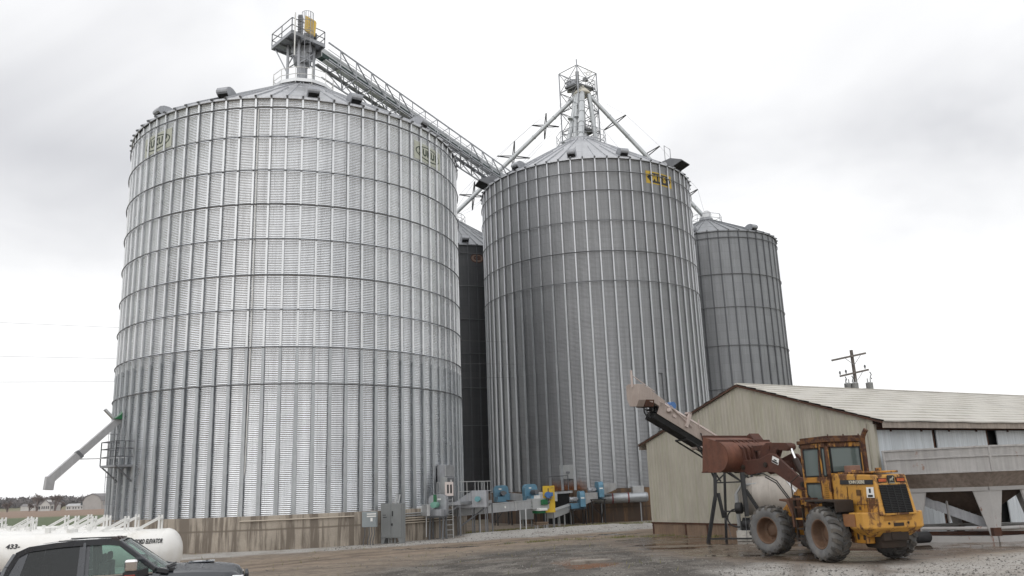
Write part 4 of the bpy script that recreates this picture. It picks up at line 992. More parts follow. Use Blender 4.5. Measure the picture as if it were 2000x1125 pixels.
b = MB(); b.path([fp(.78,-.1,.85), fp(.95,-.1,.3), fp(1.05,-.1,-.1)], .012, 5); b.path([fp(1.7,0,.9), fp(1.72,0,-.1)], .012, 5); b.build('cable', STEELG, pc, world=True)
b = MB(); b.path([fp(1.4+.45*math.cos(rad(a)), .1, .85+.38*math.sin(rad(a))) for a in range(100, 300, 20)], .035, 6); b.build('hose', BLACK, pc, world=True)
b = MB(); b.tube(fp(1.35,.1,1.25), fp(1.6,.1,1.25), .24, 14); b.box(0,0,0,0,0,0) if False else None; b.build('winch', BLACK, pc, world=True)

# ------------------------------------------------------------------ storage tank and pump behind the loader
TANKP = mat('beige tank paint', (.40,.365,.325), .5, 0, .06, 1.0, streak=.12)
tk = thing('storage_tank', (11.25, 38.0, -.15), math.atan2(-.45, .9), 'beige horizontal storage tank with dished end behind the loader front wheel', 'tank')
b = MB(); m_ = frame((0,0,1.85), (0,1,0), (0,0,1))
prof = [(0,-1.55), (.35,-1.5), (.62,-1.38), (.8,-1.15), (.86,-.9), (.86,-.86), (.875,-.85), (.875,-.8), (.86,-.79), (.86,-.1), (.875,-.09), (.875,-.04), (.86,-.03), (.86,1.2), (.8,1.45), (.5,1.68), (0,1.75)]
b.lathe(prof, 40, 0, frame((0,0,1.85), (0,1,0), (0,0,1))); b.build('shell', TANKP, tk)
b = MB()
for x in (-.7, .9): b.box(x-.08, x+.08, -.6, .6, -.1, 1.2)
b.build('saddle', STEELG, tk)
pu = thing('transfer_pump', (9.9, 37.75, -.15), rad(-30), 'small white engine driven pump on a skid in front of the beige tank', 'pump')
b = MB(); b.box(-.5, .45, -.3, .3, 0, .45); b.build('skid', mat('dirty white paint', (.5,.48,.44), .6, 0, .15, 3, dirt=.4), pu, bevel=.02)
b = MB(); b.tube((-.2,-.1,.75), (.25,-.1,.75), .24, 14); b.box(-.3,.3,-.2,.25,.45,.85); b.build('engine', BLACK, pu, bevel=.02)
b = MB(); b.tube((-.45,.1,.4), (-.45,.1,2.0), .09, 10); b.path([(-.45,.1,2.0), (-.2,.1,2.35), (.6,.3,2.4)], .06, 8); b.build('hose_pipe', LGREY, pu)

# ------------------------------------------------------------------ hopper
hp = thing('grain_hopper', (17.0, 32.6, -.07), 0, 'large light grey many sided grain hopper with rust brown cone on a skid frame', 'hopper')
HG = mat('hopper grey paint', (.40,.39,.38), .55, 0, .10, .8, streak=.22, rust=.05, rustc=(.13,.06,.03), rscale=1.2)
HB = mat('hopper brown lower skin', (.31,.26,.225), .7, 0, .18, .9, streak=.3, dirt=.3, dirtc=(.11,.075,.05))
HW = mat('worn light grey leg paint', (.37,.36,.35), .5, 0, .1, 1.2, rust=.12, rustc=(.12,.05,.03))
PX = [(13.83,32.4), (16.77,30.4), (19.2,30.8), (20.2,32.8), (17.27,34.8), (14.8,34.4)]; HC = Vector((17.0, 32.6))
def hx(sc, z): return [Vector((HC.x+(x-HC.x)*sc, HC.y+(y-HC.y)*sc, z)) for x, y in PX]
def skin(levels, m, b, t=.03):
    for (s0, z0), (s1, z1) in zip(levels, levels[1:]):
        A, B = hx(s0, z0), hx(s1, z1); A2, B2 = hx(s0-t/2, z0), hx(s1-t/2, z1)
        for i in range(6):
            j = (i+1) % 6; b.add([A[i], A[j], B[j], B[i]], [(0,1,2,3)], m); b.add([A2[i], A2[j], B2[j], B2[i]], [(3,2,1,0)], m)
b = MB(); skin([(1.0, 3.28), (.985, 2.96), (.98, 2.4)], 0, b); b.build('rim_panel', HG, hp, world=True)
b = MB()
for s, z, w, h in ((1.0, 3.28, .07, .06), (.993, 2.95, .06, .04), (.988, 2.41, .05, .04)):
    P = hx(s, z)
    for i in range(6): b.beam(P[i], P[(i+1) % 6], w, h)
P, Q_ = hx(1.0, 3.3), hx(.985, 2.4)
for i in range(6): b.beam(P[i], Q_[i], .07, .07)
b.build('rim_rib', HG, hp, world=True)
b = MB(); skin([(.98, 2.4), (.72, 1.83)], 0, b); b.build('sloped_skirt', HB, hp, world=True)
b = MB(); skin([(.69, 1.83), (.17, .85), (.15, .55)], 0, b); b.build('cone', mat('rusty cone skin', (.085,.06,.045), .75, 0, .25, 1.2, streak=.3), hp, world=True)
b = MB(); P = hx(.73, 1.80)
for i in range(6): b.beam(P[i], P[(i+1) % 6], .12, .14)
b.build('ring_beam', HW, hp, world=True)
for i in range(6):
    t_ = hx(.73, 1.74)[i]; g_ = hx(.74, .12)[i]; n1 = (hx(.73,1.74)[(i+1)%6]-t_).normalized(); n0 = (hx(.73,1.74)[i-1]-t_).normalized()
    b = MB(); o1 = Vector((t_.x-HC.x, t_.y-HC.y, 0)).normalized()*.03
    for nv in (n1, n0):
        b.add([t_+o1, t_+nv*.52+o1, g_+nv*.16+o1, g_+o1, t_-o1, t_+nv*.52-o1, g_+nv*.16-o1, g_-o1], [(0,1,2,3), (7,6,5,4), (0,4,5,1), (1,5,6,2), (2,6,7,3), (3,7,4,0)])
    b.build('leg', HW, hp, world=True)
b = MB(); P = hx(.80, .06)
for i in range(6): b.beam(P[i], P[(i+1) % 6], .16, .22)
b.build('skid_frame', HW, hp, world=True)
b = MB(); P = hx(.70, .42)
for i in (0, 1, 2, 3, 4, 5): b.tube(P[i], P[(i+1) % 6], .07, 10)
b.build('tie_pipe', HW, hp, world=True)
b = MB(); P = hx(.74, .1)
for i in range(6): b.box(P[i].x-.14, P[i].x+.14, P[i].y-.14, P[i].y+.14, .12, .45)
b.beam(P[3], P[0]+Vector((0,0,.15)), .16, .14); b.build('rusty_joint', RUSTB, hp, world=True)
b = MB(); q = hx(.78, 0)[2]
for x in (-.2, .2): b.beam((q.x+x, q.y-.25, .0), (q.x+x-.05, q.y-.1, 1.05), .08, .08)
for z_ in (.35, .7, 1.05): b.beam((q.x-.2, q.y-.2, z_), (q.x+.2, q.y-.2, z_), .06, .06)
b.build('step_ladder', RUSTB, hp, world=True)
b = MB(); P = hx(.955, 2.56); b.beam(P[1].lerp(P[2], .45), P[1].lerp(P[2], .75), .03, .14); b.build('faded_plate', WHITE, hp, world=True)
# inclined auger running from under the hopper towards the loader
au = thing('grain_auger', (15.8, 32.9, -.08), 0, 'grey open trough auger slanting down under the hopper cone', 'auger')
p = Vector((17.4, 31.9, .42)); q = Vector((14.1, 33.5, 2.0)); dd = (q-p).normalized()
b = MB()
for s_, h_ in ((-.25, 0), (.25, 0)):
    o_ = Vector((dd.y, -dd.x, 0)).normalized()*s_; b.beam(p+o_, q+o_, .04, .34)
b.beam(p-Up*.12, q-Up*.12, .5, .03); b.build('trough', GALVD, au, world=True)
b = MB(); b.tube(p+dd*.2, q, .11, 10)
for k in range(16): c = p+dd*(.3+k*.21); b.tube(c, c+dd*.03, .2, 12)
b.build('screw', STEELG, au, world=True)
b = MB(); m_ = p.lerp(q, .45); b.beam(m_+Vector((0,-.3,.35)), m_+Vector((0,-.3,-.5)), .1, .06); b.beam(q-Vector((0,0,2.1)), q, .08, .08); b.build('bracket', HW, au, world=True)
# small things lying about
rl = thing('tyre_roller', (14.3, 31.2, .0), rad(15), 'small black rubber roller lying on the ground behind the loader', 'roller')
b = MB(); b.lathe([(.05,-.3), (.16,-.3), (.2,-.25), (.2,.25), (.16,.3), (.05,.3)], 20, 0, frame((0,0,.2), (0,1,0), (0,0,1))); b.build('roller_drum', RUBBER, rl)
st = thing('plastic_strip', (15.2, 25.2, .02), rad(4), 'thin white strip lying on the gravel near the right edge', 'litter')
b = MB(); b.box(-.35, .35, -.03, .03, 0, .03); b.build('strip', WHITE, st)
for k, (x, y, l, r_) in enumerate(((10.6, 36.2, 1.0, -20), (10.9, 36.7, .8, 5))):
    bd = thing('timber_board', (x, y, -.13), rad(r_), ('longer brown board lying by the conveyor frame', 'shorter brown board lying against the tank saddle')[k], 'board', 'boards by the conveyor frame')
    b = MB(); b.box(-l/2, l/2, -.12, .12, .0, .06); b.build('board', WOODG, bd)
# ------------------------------------------------------------------ wheel loader
LY = mat('worn loader yellow', (.46,.215,.028), .5, 0, .12, 1.6, rust=.52, rustc=(.06,.026,.013), rscale=1.5, dirt=.2, dirtc=(.25,.15,.06))
LYC = mat('hood yellow', (.50,.255,.042), .5, 0, .10, 1.3, rust=.44, rustc=(.08,.035,.015), rscale=1.7, dirt=.15, dirtc=(.3,.17,.05))
LR_ = mat('rusted boom brown', (.072,.025,.015), .75, 0, .30, 1.8, rust=.35, rustc=(.045,.018,.012), dirt=.25, dirtc=(.11,.05,.03))
LRB = mat('bucket rust', (.125,.047,.027), .72, 0, .35, 1.1, streak=.15, dirt=.35, dirtc=(.17,.075,.045))
LRC = mat('rusty cab paint', (.12,.05,.015), .75, 0, .35, 2.5, rust=.55, rustc=(.035,.014,.009), rscale=3)
TYR = mat('grey dusty tyre', (.125,.125,.125), .88, 0, .3, 2.5, dirt=.45, dirtc=(.21,.195,.175))
TYD = mat('dark tread rubber', (.06,.057,.053), .88, 0, .3, 4, dirt=.45, dirtc=(.17,.15,.125))
RIM = mat('rusty wheel rim', (.13,.075,.045), .7, 0, .3, 3, dirt=.3, dirtc=(.07,.035,.02))
CHAS = mat('grimy chassis', (.03,.02,.014), .85, 0, .4, 2.5)
CGL = glass_mat('cab glass', (.60,.74,.71), .45, body=.72)
ld_ = thing('wheel_loader', (10.05, 25.86, 0), rad(104), 'rusty yellow articulated wheel loader with its brown bucket raised', 'wheel loader')
def make_wheel(parent, M, name='wheel'):
    """axis along local y; outer face towards +y"""
    R, w = .79, .29
    b = MB(); A = M @ frame((0,0,0), (1,0,0), (0,0,-1))
    pr = [(.42,-w*.86), (.50,-w*1.0), (.60,-w*1.04), (.69,-w*.98), (.715,-w*.86), (.72,-w*.5), (.725,0), (.72,w*.5), (.715,w*.86), (.69,w*.98), (.60,w*1.04), (.50,w*1.0), (.42,w*.86)]
    b.lathe(pr, 56, 0, A)
    n = 17
    for k in range(n):
        for s in (-1, 1):
            a = 2*PI*(k+(.5 if s < 0 else 0))/n; V = []
            for (da, z, r0) in ((0, .015, R-.005), (.07, .12, R), (.115, .21, R-.012), (.13, .285, R-.045), (.13, .30, R-.13)):
                for e in (-.078, .078):
                    for rr in (r0, r0-.09 if z < .29 else r0-.02):
                        V.append(A @ Vector((rr*math.cos(a+da*1.3+e), rr*math.sin(a+da*1.3+e), s*z)))
            F = []
            for i in range(4):
                o = i*4; F += [(o,o+2,o+6,o+4), (o+1,o+5,o+7,o+3), (o,o+4,o+5,o+1), (o+2,o+3,o+7,o+6)]
            F += [(0,1,3,2), (16,18,19,17)]
            b.add(V, F, 1)
    wh = b.build(name, [TYR, TYD], parent)
    b = MB(); b.lathe([(.43, w*.80), (.43, w*.90), (.405, w*.92), (.385, w*.72), (.355, w*.0), (.33, -w*.25), (.22, -w*.3), (.20, -w*.05), (.13, w*.05), (0, w*.06)], 40, 0, A)
    for k in range(10): a = 2*PI*k/10; b.tube(A @ Vector((.27*math.cos(a), .27*math.sin(a), -w*.3)), A @ Vector((.27*math.cos(a), .27*math.sin(a), -w*.15)), .022, 6)
    b.build('rim', RIM, wh)
    b = MB(); b.lathe([(.43,-w*.8), (.40,-w*.85), (.3,-w*.3), (0,-w*.3)], 24, 0, A); b.build('inner_rim', CHAS, wh)
    return wh
FLIP = Matrix.Rotation(PI, 4, 'Z')
A_ = Matrix.Translation((1.91, -.497, 0)) @ Matrix.Rotation(rad(19), 4, 'Z')       # front frame: steered to the left
for y in (1.1, -1.1):
    make_wheel(ld_, Matrix.Translation((0, y, .79)) @ (FLIP if y < 0 else Matrix.Rotation(.2, 4, 'Y')))
    make_wheel(ld_, A_ @ Matrix.Translation((1.65, y, .79)) @ (FLIP if y < 0 else Matrix()))
# rear frame
b = MB(); b.box(-1.9, 1.35, -.42, .42, .62, 1.25); b.box(-.25, .25, -.9, .9, .62, .95); b.box(1.3, 1.75, -.2, .2, .55, 1.3)
b.prism([(-1.75,.42), (-1.0,.42), (-.7,.7), (-.7,1.0), (-1.9,1.0)], (0,-.4,0), (1,0,0), (0,0,1), (0,.8,0))
b.build('rear_chassis', CHAS, ld_, bevel=.02)
b = MB(); b.box(-1.55, -.75, .45, .72, .55, 1.15); b.box(-1.5,-1.4,.72,.75,.65,1.0,1); b.box(-1.2,-1.1,.72,.75,.65,1.0,1); b.build('side_tank', [LY, CHAS], ld_, bevel=.03)
# engine hood with sloping grille
b = MB()
V = [(-1.98,-.66,1.32), (-.12,-.66,1.32), (-.12,.66,1.32), (-1.98,.66,1.32), (-1.80,-.60,2.42), (-.12,-.62,2.50), (-.12,.62,2.50), (-1.80,.60,2.42)]
b.hexa(V); b.build('engine_hood', LYC, ld_, bevel=.035, seg=2)
def hood(y, z, off=0): # x of the rear face at height z
    return -1.98+(z-1.32)/1.10*.18-off
b = MB(); b.add([(hood(0,1.38,.012),-.52,1.38), (hood(0,1.38,.012),.52,1.38), (hood(0,2.14,.012),.50,2.14), (hood(0,2.14,.012),-.50,2.14)], [(0,1,2,3)], 0)
for k in range(16):
    z = 1.42+k*.046; b.box(hood(0,z,.035), hood(0,z,.013), -.5, .5, z-.008, z+.012, 1)
for y in (-.25, 0, .25): b.beam((hood(0,1.38,.03), y, 1.38), (hood(0,2.14,.03), y, 2.14), .02, .02, 1)
b.build('grille', [DARKHOLE, BLACK], ld_, recalc=False)
for y0, y1 in ((.17, .50), (-.50, -.17)):
    b = MB(); x = hood(0, 2.27, .02); b.box(x, x+.06, y0, y1, 2.20, 2.33, 0); b.box(x-.012, x-.001, y0+.03, y1-.03, 2.225, 2.31, 1)
    b.build('tail_light', [CHAS, mat('orange lamp lens', (.42,.085,.02), .3, 0, .2, 4)], ld_)
b = MB(); x = hood(0, 2.28, .03); b.box(x, x+.05, -.13, .13, 2.17, 2.40); em = b.build('emblem', BLACK, ld_, bevel=.02)
b = MB()   # light metal leaping-deer shape on a dark shield
deer = [(-.09,-.02), (-.05,.02), (.0,.03), (.04,.06), (.05,.09), (.07,.06), (.09,.04), (.06,.03), (.04,-.01), (.07,-.05), (.02,-.03), (-.03,-.03), (-.08,-.07), (-.06,-.03)]
b.prism([(-a, c) for a, c in deer], (x-.006, 0, 2.285), (0,1,0), (0,0,1), (.004,0,0)); b.box(x-.008, x-.004, -.12, .12, 2.172, 2.195); b.build('emblem_mark', CHROME, em)
b = MB(); b.hexa([(-1.78,.628,2.16), (-.5,.656,2.18), (-.5,.668,2.18), (-1.78,.642,2.16), (-1.78,.612,2.29), (-.5,.640,2.31), (-.5,.655,2.31), (-1.78,.63,2.29)]); sp_ = b.build('name_stripe', BLACK, ld_)
lettering('JOHN DEERE', .125, mat('stripe lettering', (.6,.56,.45), .5, 0, .1, 5), sp_, frame((-1.18, .653, 2.235), (-1, -.015, 0), (0, .08, 1)), bold=.004, squeeze=.86)
b = MB(); b.hexa([(-1.80,.648,1.80), (-1.52,.650,1.80), (-1.52,.662,1.80), (-1.80,.66,1.80), (-1.79,.632,2.09), (-1.52,.634,2.09), (-1.52,.646,2.09), (-1.79,.644,2.09)]); st_ = b.build('warning_decal', WHITE, ld_)
b = MB(); b.hexa([(-1.75,.664,1.82), (-1.57,.664,1.82), (-1.57,.668,1.82), (-1.75,.668,1.82), (-1.75,.660,1.88), (-1.57,.660,1.88), (-1.57,.664,1.88), (-1.75,.664,1.88)]); b.box(-1.69,-1.62,.655,.659,1.93,2.05); b.build('decal_print', BLACK, st_)
b = MB()
for p, q in (((-1.9,.668,1.62), (-.2,.672,1.62)), ((-1.5,.66,1.35), (-1.5,.645,1.8)), ((-.75,.66,1.35), (-.75,.64,2.12)), ((-1.45,.648,1.72), (-1.9,.648,1.72))): b.beam(p, q, .014, .014)
b.box(-1.28,-1.12,.64,.66,1.86,2.02); b.box(-1.24,-1.16,.655,.668,1.47,1.56)
b.build('hood_seam', mat('hood seam shadow gap', (.10,.05,.015), .8, 0, .2, 4), ld_)
b = MB(); b.box(-1.7,-.2,-.45,.45,2.47,2.53); b.box(-.62,-.35,-.1,.3,2.5,2.72,1); b.tube((-1.2,-.2,2.5), (-1.2,-.2,2.62), .09, 10); b.box(-1.0,-.75,.2,.4,2.5,2.58); b.build('hood_top_cover', [LY, mat('air cleaner box', (.2,.11,.08), .7, 0, .2, 3)], ld_, bevel=.015)
b = MB(); b.path([(-.38,-.55,2.45), (-.38,-.55,3.45), (-.40,-.56,3.58), (-.46,-.58,3.70), (-.52,-.6,3.78)], .075, 12); b.build('exhaust_stack', LRC, ld_)
# counterweight
b = MB()
pl = [(-2.38,.80), (-2.38,-.80), (-2.12,-1.05), (-1.35,-1.05), (-1.35,1.05), (-2.12,1.05)]
zb = [(-2.36,.72), (-2.36,-.72), (-2.1,-.92), (-1.35,-.92), (-1.35,.92), (-2.1,.92)]
zl = [(-2.0,.6), (-2.0,-.6), (-1.9,-.7), (-1.35,-.7), (-1.35,.7), (-1.9,.7)]
V = [(x, y, .98) for x, y in zb]+[(x, y, 1.40) for x, y in pl]; V = [(x, y, .98) for x, y in pl]+[(x, y, 1.40) for x, y in pl]+[(x, y, .74) for x, y in zl]
b.add(V, [tuple(range(6, 12))]+[(i, (i+1)%6, 6+(i+1)%6, 6+i) for i in range(6)]+[(12+i, 12+(i+1)%6, (i+1)%6, i) for i in range(6)]+[tuple(range(12, 18))[::-1]])
cw = b.build('counterweight', LYC, ld_, bevel=.025, seg=2)
b = MB(); b.box(-2.387,-2.37,-.48,.48,1.17,1.30); b.build('recess_panel', mat('dark recess yellow', (.30,.14,.02), .7, 0, .3, 4), cw)  # flat plate in darker yellow drawn as the recess
b = MB()
for y in (-.52, .52, -.33, .33): b.tube((-2.40, y, 1.34 if abs(y) > .4 else 1.10), (-2.37, y, 1.34 if abs(y) > .4 else 1.10), .035, 8)
b.build('mount_bolts', CHAS, cw)
b = MB(); b.box(-2.40,-2.36,-.17,.17,1.02,1.11); b.build('tow_hitch', CHAS, cw)
b = MB(); b.box(-2.2,-1.98,-.17,.17,.66,.9); b.build('hitch_block', CHAS, cw)
b = MB(); b.box(-1.72,-1.05,1.052,1.075,1.02,1.36); b.build('side_plate', mat('faded brown plate', (.26,.12,.05), .6, 0, .15, 2), cw)
# cab
b = MB(); b.box(-.2, 1.2, -.72, .72, 1.35, 1.55)
for x in (-.20, 1.10):
    for y in (-.72, .62): b.box(x, x+.10, y, y+.10, 1.55, 3.42)
b.box(.10, .20, .62, .72, 1.55, 3.42); b.box(-.2, 1.2, .62, .72, 3.30, 3.44); b.box(-.2, 1.2, -.72, -.62, 3.30, 3.44); b.box(-.2,-.1,-.72,.72,3.30,3.44); b.box(1.1,1.2,-.72,.72,3.3,3.44)
b.box(-.2,-.1,-.72,.72,1.55,2.52); b.box(-.1, 1.2, .64, .715, 2.25, 2.42); b.box(-.2,.25,.64,.722,1.55,2.35); b.box(.1,1.2,.64,.718,1.52,1.62); b.box(-.1,1.2,-.72,-.64,1.55,2.3); b.box(1.1,1.2,-.62,.62,1.55,2.2)
cabo = b.build('cab', LY, ld_, bevel=.02, seg=2)
b = MB(); b.box(-.28, 1.28, -.78, .78, 3.45, 3.56); b.box(-.2, 1.2, -.7, .7, 3.56, 3.64)
for y in (-.6, 0, .6): b.tube((-.22, y, 3.56), (-.22, y, 3.68), .025, 6)
b.build('cab_roof', LRC, cabo, bevel=.03, seg=2)
b = MB()
for k in range(9): b.box(-.08,.08,.724,.733,1.68+k*.06,1.71+k*.06)
b.build('vent_louvre', mat('louvre shade', (.25,.13,.02), .7, 0, .2, 4), cabo)
for nm, P in (('rear_window', [(-.205,-.58,2.55), (-.205,.56,2.55), (-.205,.56,3.28), (-.205,-.58,3.28)]), ('side_window', [(.24,.70,2.45), (1.06,.70,2.45), (1.06,.70,3.27), (.24,.70,3.27)]),
              ('quarter_window', [(-.08,.70,2.45), (.08,.70,2.45), (.08,.70,3.27), (-.08,.70,3.27)]), ('lower_door_window', [(.25,.70,1.68), (.7,.70,1.64), (1.06,.70,1.9), (1.06,.70,2.22), (.25,.70,2.22)]),
              ('front_window', [(1.19,-.6,2.25), (1.19,.6,2.25), (1.19,.6,3.28), (1.19,-.6,3.28)]), ('right_window', [(-.08,-.70,2.35), (1.06,-.70,2.35), (1.06,-.70,3.27), (-.08,-.70,3.27)])):
    b = MB(); b.add(P, [tuple(range(len(P)))]); w = b.build(nm, CGL, cabo)
    b = MB()
    for i in range(len(P)): b.beam(P[i], P[(i+1) % len(P)], .035, .035)
    b.build('window_seal', BLACK, w)
b = MB(); b.box(.2,.65,-.25,.25,1.55,2.2); b.box(.18,.3,-.25,.25,2.2,2.75); b.build('seat', RUBBER, cabo, bevel=.06, seg=2)
b = MB(); b.tube((.95,0,1.6), (.85,0,2.45), .05, 8); v0 = b.mark(); b.torus(.2, .02, 0, 20, 6); b.xf(frame((.83,0,2.5), (0,1,0), (1,0,.6)) , v0); b.tube((.9,.35,1.7), (.8,.35,2.7), .02, 6); b.build('steering_wheel', BLACK, cabo)
# fenders, steps
b = MB(); b.box(-.75,.72,.68,1.28,1.70,1.76); b.box(-.8,-.74,.66,1.26,1.42,1.74); b.box(-.75,.72,.66,.70,1.25,1.72); b.build('rear_fender', CHAS, ld_, bevel=.01)
b = MB(); b.box(-.75,.72,-1.28,-.68,1.70,1.76); b.build('rear_fender', CHAS, ld_, bevel=.01)
b = MB()
for k, z in enumerate((.55, .85, 1.15, 1.5)): b.box(.95,1.4,.72,1.02,z,z+.05, 1 if k in (2, 3) else 0)
b.box(.95,1.0,.95,1.02,.5,1.6); b.box(1.35,1.4,.95,1.02,.5,1.9); b.path([(1.42,1.0,1.3), (1.42,1.02,2.3), (1.3,.8,2.5)], .022, 6)
b.build('boarding_steps', [CHAS, LY], ld_)
b = MB(); b.beam((.4,1.0,1.78), (1.45,1.0,1.78), .5, .06); b.build('side_deck', LRC, ld_)
# ---- front frame, steered
def F_(name, b, mats, parent=ld_, **k):
    if name in ('lift_arm','white_decal','decal_print','cross_tube','lift_rod','lift_cylinder','hydraulic_hose'):
        b.v = [(.6+(x-.6)*.77 if x > .6 else x, y, z) for x, y, z in b.v]
    if name in ('bell_crank', 'tilt_link'): b.v = [(1.37+(x-1.02)*(.72 if name == 'bell_crank' else .6), y, z) for x, y, z in b.v]
    if name.startswith('bucket') or name == 'cutting_edge': b.v = [(x-.80, y*1.0, z) for x, y, z in b.v]
    b.xf(A_); return b.build(name, mats, parent, **k)
b = MB(); b.box(.1, 2.25, -.40, .40, .60, 1.15); b.box(1.4, 1.9, -.85, .85, .62, .95)
for y in (-.45, .37): b.prism([(.35,1.0), (1.55,1.0), (1.75,1.35), (1.0,2.05), (.85,2.42), (.45,2.42), (.30,1.9)], (0,y,0), (1,0,0), (0,0,1), (0,.08,0), 0)
b.box(.35,.5,-.4,.4,1.0,2.2); F_('front_chassis', b, [LY], bevel=.015)
b = MB()
for y in (-.5, .5):
    for x, z in ((.62, 2.22), (1.15, 1.35)): b.tube((x,y-.06,z), (x,y+.06,z), .11, 12)
for y in (.46,-.5): b.box(.55,.72,y,y+.04,1.1,1.7,1); b.box(.9,1.1,y,y+.04,1.5,1.85)
F_('pivot_boss', b, [CHAS, LYC])
for y in (.78, -1.32):
    b = MB(); b.prism([(.55,1.35), (.70,1.75), (1.05,1.78), (1.05,1.72), (.78,1.68), (.62,1.30), (.60,.9), (.52,.9)], (0,y,0), (1,0,0), (0,0,1), (0,.54,0)); F_('front_fender', b, [mat('brown fender', (.10,.045,.025), .7, 0, .2, 2)], bevel=.01)
arm = [(.42,2.18), (.60,2.02), (.85,2.06), (2.05,2.62), (2.55,2.66), (3.55,2.58), (3.95,2.80), (4.0,2.98), (3.80,3.08), (2.75,3.12), (2.25,3.26), (1.95,3.24), (.75,2.44), (.5,2.40)]
for y in (.50, -.62):
    b = MB(); b.prism(arm, (0,y,0), (1,0,0), (0,0,1), (0,.12,0)); o = F_('lift_arm', b, [LR_], bevel=.015)
    if y > 0:
        b = MB(); b.hexa([(1.78,.622,2.86), (2.12,.622,2.98), (2.12,.63,2.98), (1.78,.63,2.86), (1.70,.622,3.06), (2.04,.622,3.18), (2.04,.63,3.18), (1.70,.63,3.06)]); q = F_('white_decal', b, [WHITE], o)
        b = MB(); b.hexa([(1.80,.632,2.885), (2.10,.632,2.99), (2.10,.635,2.99), (1.80,.635,2.885), (1.78,.632,2.94), (2.08,.632,3.05), (2.08,.635,3.05), (1.78,.635,2.94)]); b.hexa([(1.84,.632,2.98), (2.0,.632,3.035), (2.0,.635,3.035), (1.84,.635,2.98), (1.83,.632,3.02), (1.98,.632,3.075), (1.98,.635,3.075), (1.83,.635,3.02)]); F_('decal_print', b, [BLACK], o)
b = MB(); b.tube((2.35,-.55,2.9), (2.35,.55,2.9), .12, 12); b.box(2.2,2.5,-.5,.5,2.78,3.02); F_('cross_tube', b, [LR_])
b = MB()
for y in (-.17, .09): b.prism([(1.02,3.42), (1.15,3.60), (2.35,3.66), (2.72,3.50), (2.85,3.15), (2.60,2.78), (2.30,2.72), (2.05,3.0), (1.75,3.38), (1.1,3.32)], (0,y,0), (1,0,0), (0,0,1), (0,.08,0))
b.tube((1.12,-.2,3.47), (1.12,.2,3.47), .11, 12); F_('bell_crank', b, [LR_], bevel=.015)
b = MB(); b.beam((2.5,0,3.5), (3.95,0,3.5), .1, .18); b.tube((2.45,-.2,3.5), (2.45,.2,3.5), .09, 10); F_('tilt_link', b, [LR_], bevel=.01)
b = MB(); b.tube((1.44,0,3.47), (1.28,0,3.02), .045, 10); F_('tilt_rod', b, [SILVER])
b = MB(); b.tube((1.29,0,3.05), (.85,0,2.0), .10, 12); F_('tilt_cylinder', b, [mat('brown cylinder', (.035,.02,.016), .6, 0, .2, 3)])
for y in (.34, -.34):
    b = MB(); b.tube((1.25,y,1.9), (2.1,y,2.72), .045, 10); F_('lift_rod', b, [SILVER])
    b = MB(); b.tube((.75,y,1.35), (1.3,y,1.94), .10, 12); F_('lift_cylinder', b, [LR_])
b = MB(); b.path([(1.3,.66,1.75), (1.9,.68,2.35), (2.6,.66,2.6), (3.0,.6,2.62)], .022, 6); b.path([(1.3,.70,1.7), (1.9,.72,2.28), (2.5,.7,2.5)], .022, 6); b.path([(.9,.1,2.9), (.85,.2,2.6), (1.0,.25,2.3)], .025, 6); F_('hydraulic_hose', b, [RUBBER])
# bucket
arc_ = [(4.38+.54*math.cos(rad(a)), 3.24+.54*math.sin(rad(a))) for a in range(265, 105, -12)]
prof = [(5.12,2.74)]+arc_+[(4.95,3.98), (5.0,3.93)]
b = MB(); hw = 1.36
outer = prof[:-1]; inner = [(5.1,2.77)]+[(4.38+.50*math.cos(rad(a)), 3.24+.50*math.sin(rad(a))) for a in range(265, 105, -12)]+[(4.96,3.93)]
n = len(outer); V = []
for y in (-hw, hw): V += [(x, y, z) for x, z in outer]+[(x, y, z) for x, z in inner]
k = 2*n; F = []
for i in range(n-1): F += [(i, i+1, k+i+1, k+i), (n+i, k+n+i, k+n+i+1, n+i+1)]
F += [(0, k, k+n, n), (n-1, 2*n-1, k+2*n-1, k+n-1)]
b.add(V, F, 0, True)
for y in (-hw, hw-.04): b.prism(outer, (0,y,0), (1,0,0), (0,0,1), (0,.04,0), 0)
bk = F_('bucket', b, [LRB], recalc=True); e_ = bk.modifiers.new('split', 'EDGE_SPLIT'); e_.split_angle = rad(30)
b = MB()
for y in (-.62,-.44,.36,.56, -.13,.09): b.prism([(3.55,2.72), (4.1,2.68), (3.88,3.0), (3.84,3.45), (4.2,3.80), (4.4,3.86), (3.80,3.52), (3.72,3.2)], (0,y,0), (1,0,0), (0,0,1), (0,.05,0))
F_('bucket_bracket', b, [LR_], bk)
b = MB(); b.box(4.85,5.14,-hw-.02,hw+.02,2.715,2.765); b.beam((4.30,-hw,3.80), (4.30,hw,3.80), .1, .07); b.beam((4.95,-hw,4.0), (4.95,hw,4.0), .14, .06)
b.prism([(4.55,3.86), (4.97,3.98), (4.75,4.1)], (0,-hw,0), (1,0,0), (0,0,1), (0,.5,0)); F_('cutting_edge', b, [LR_], bk)

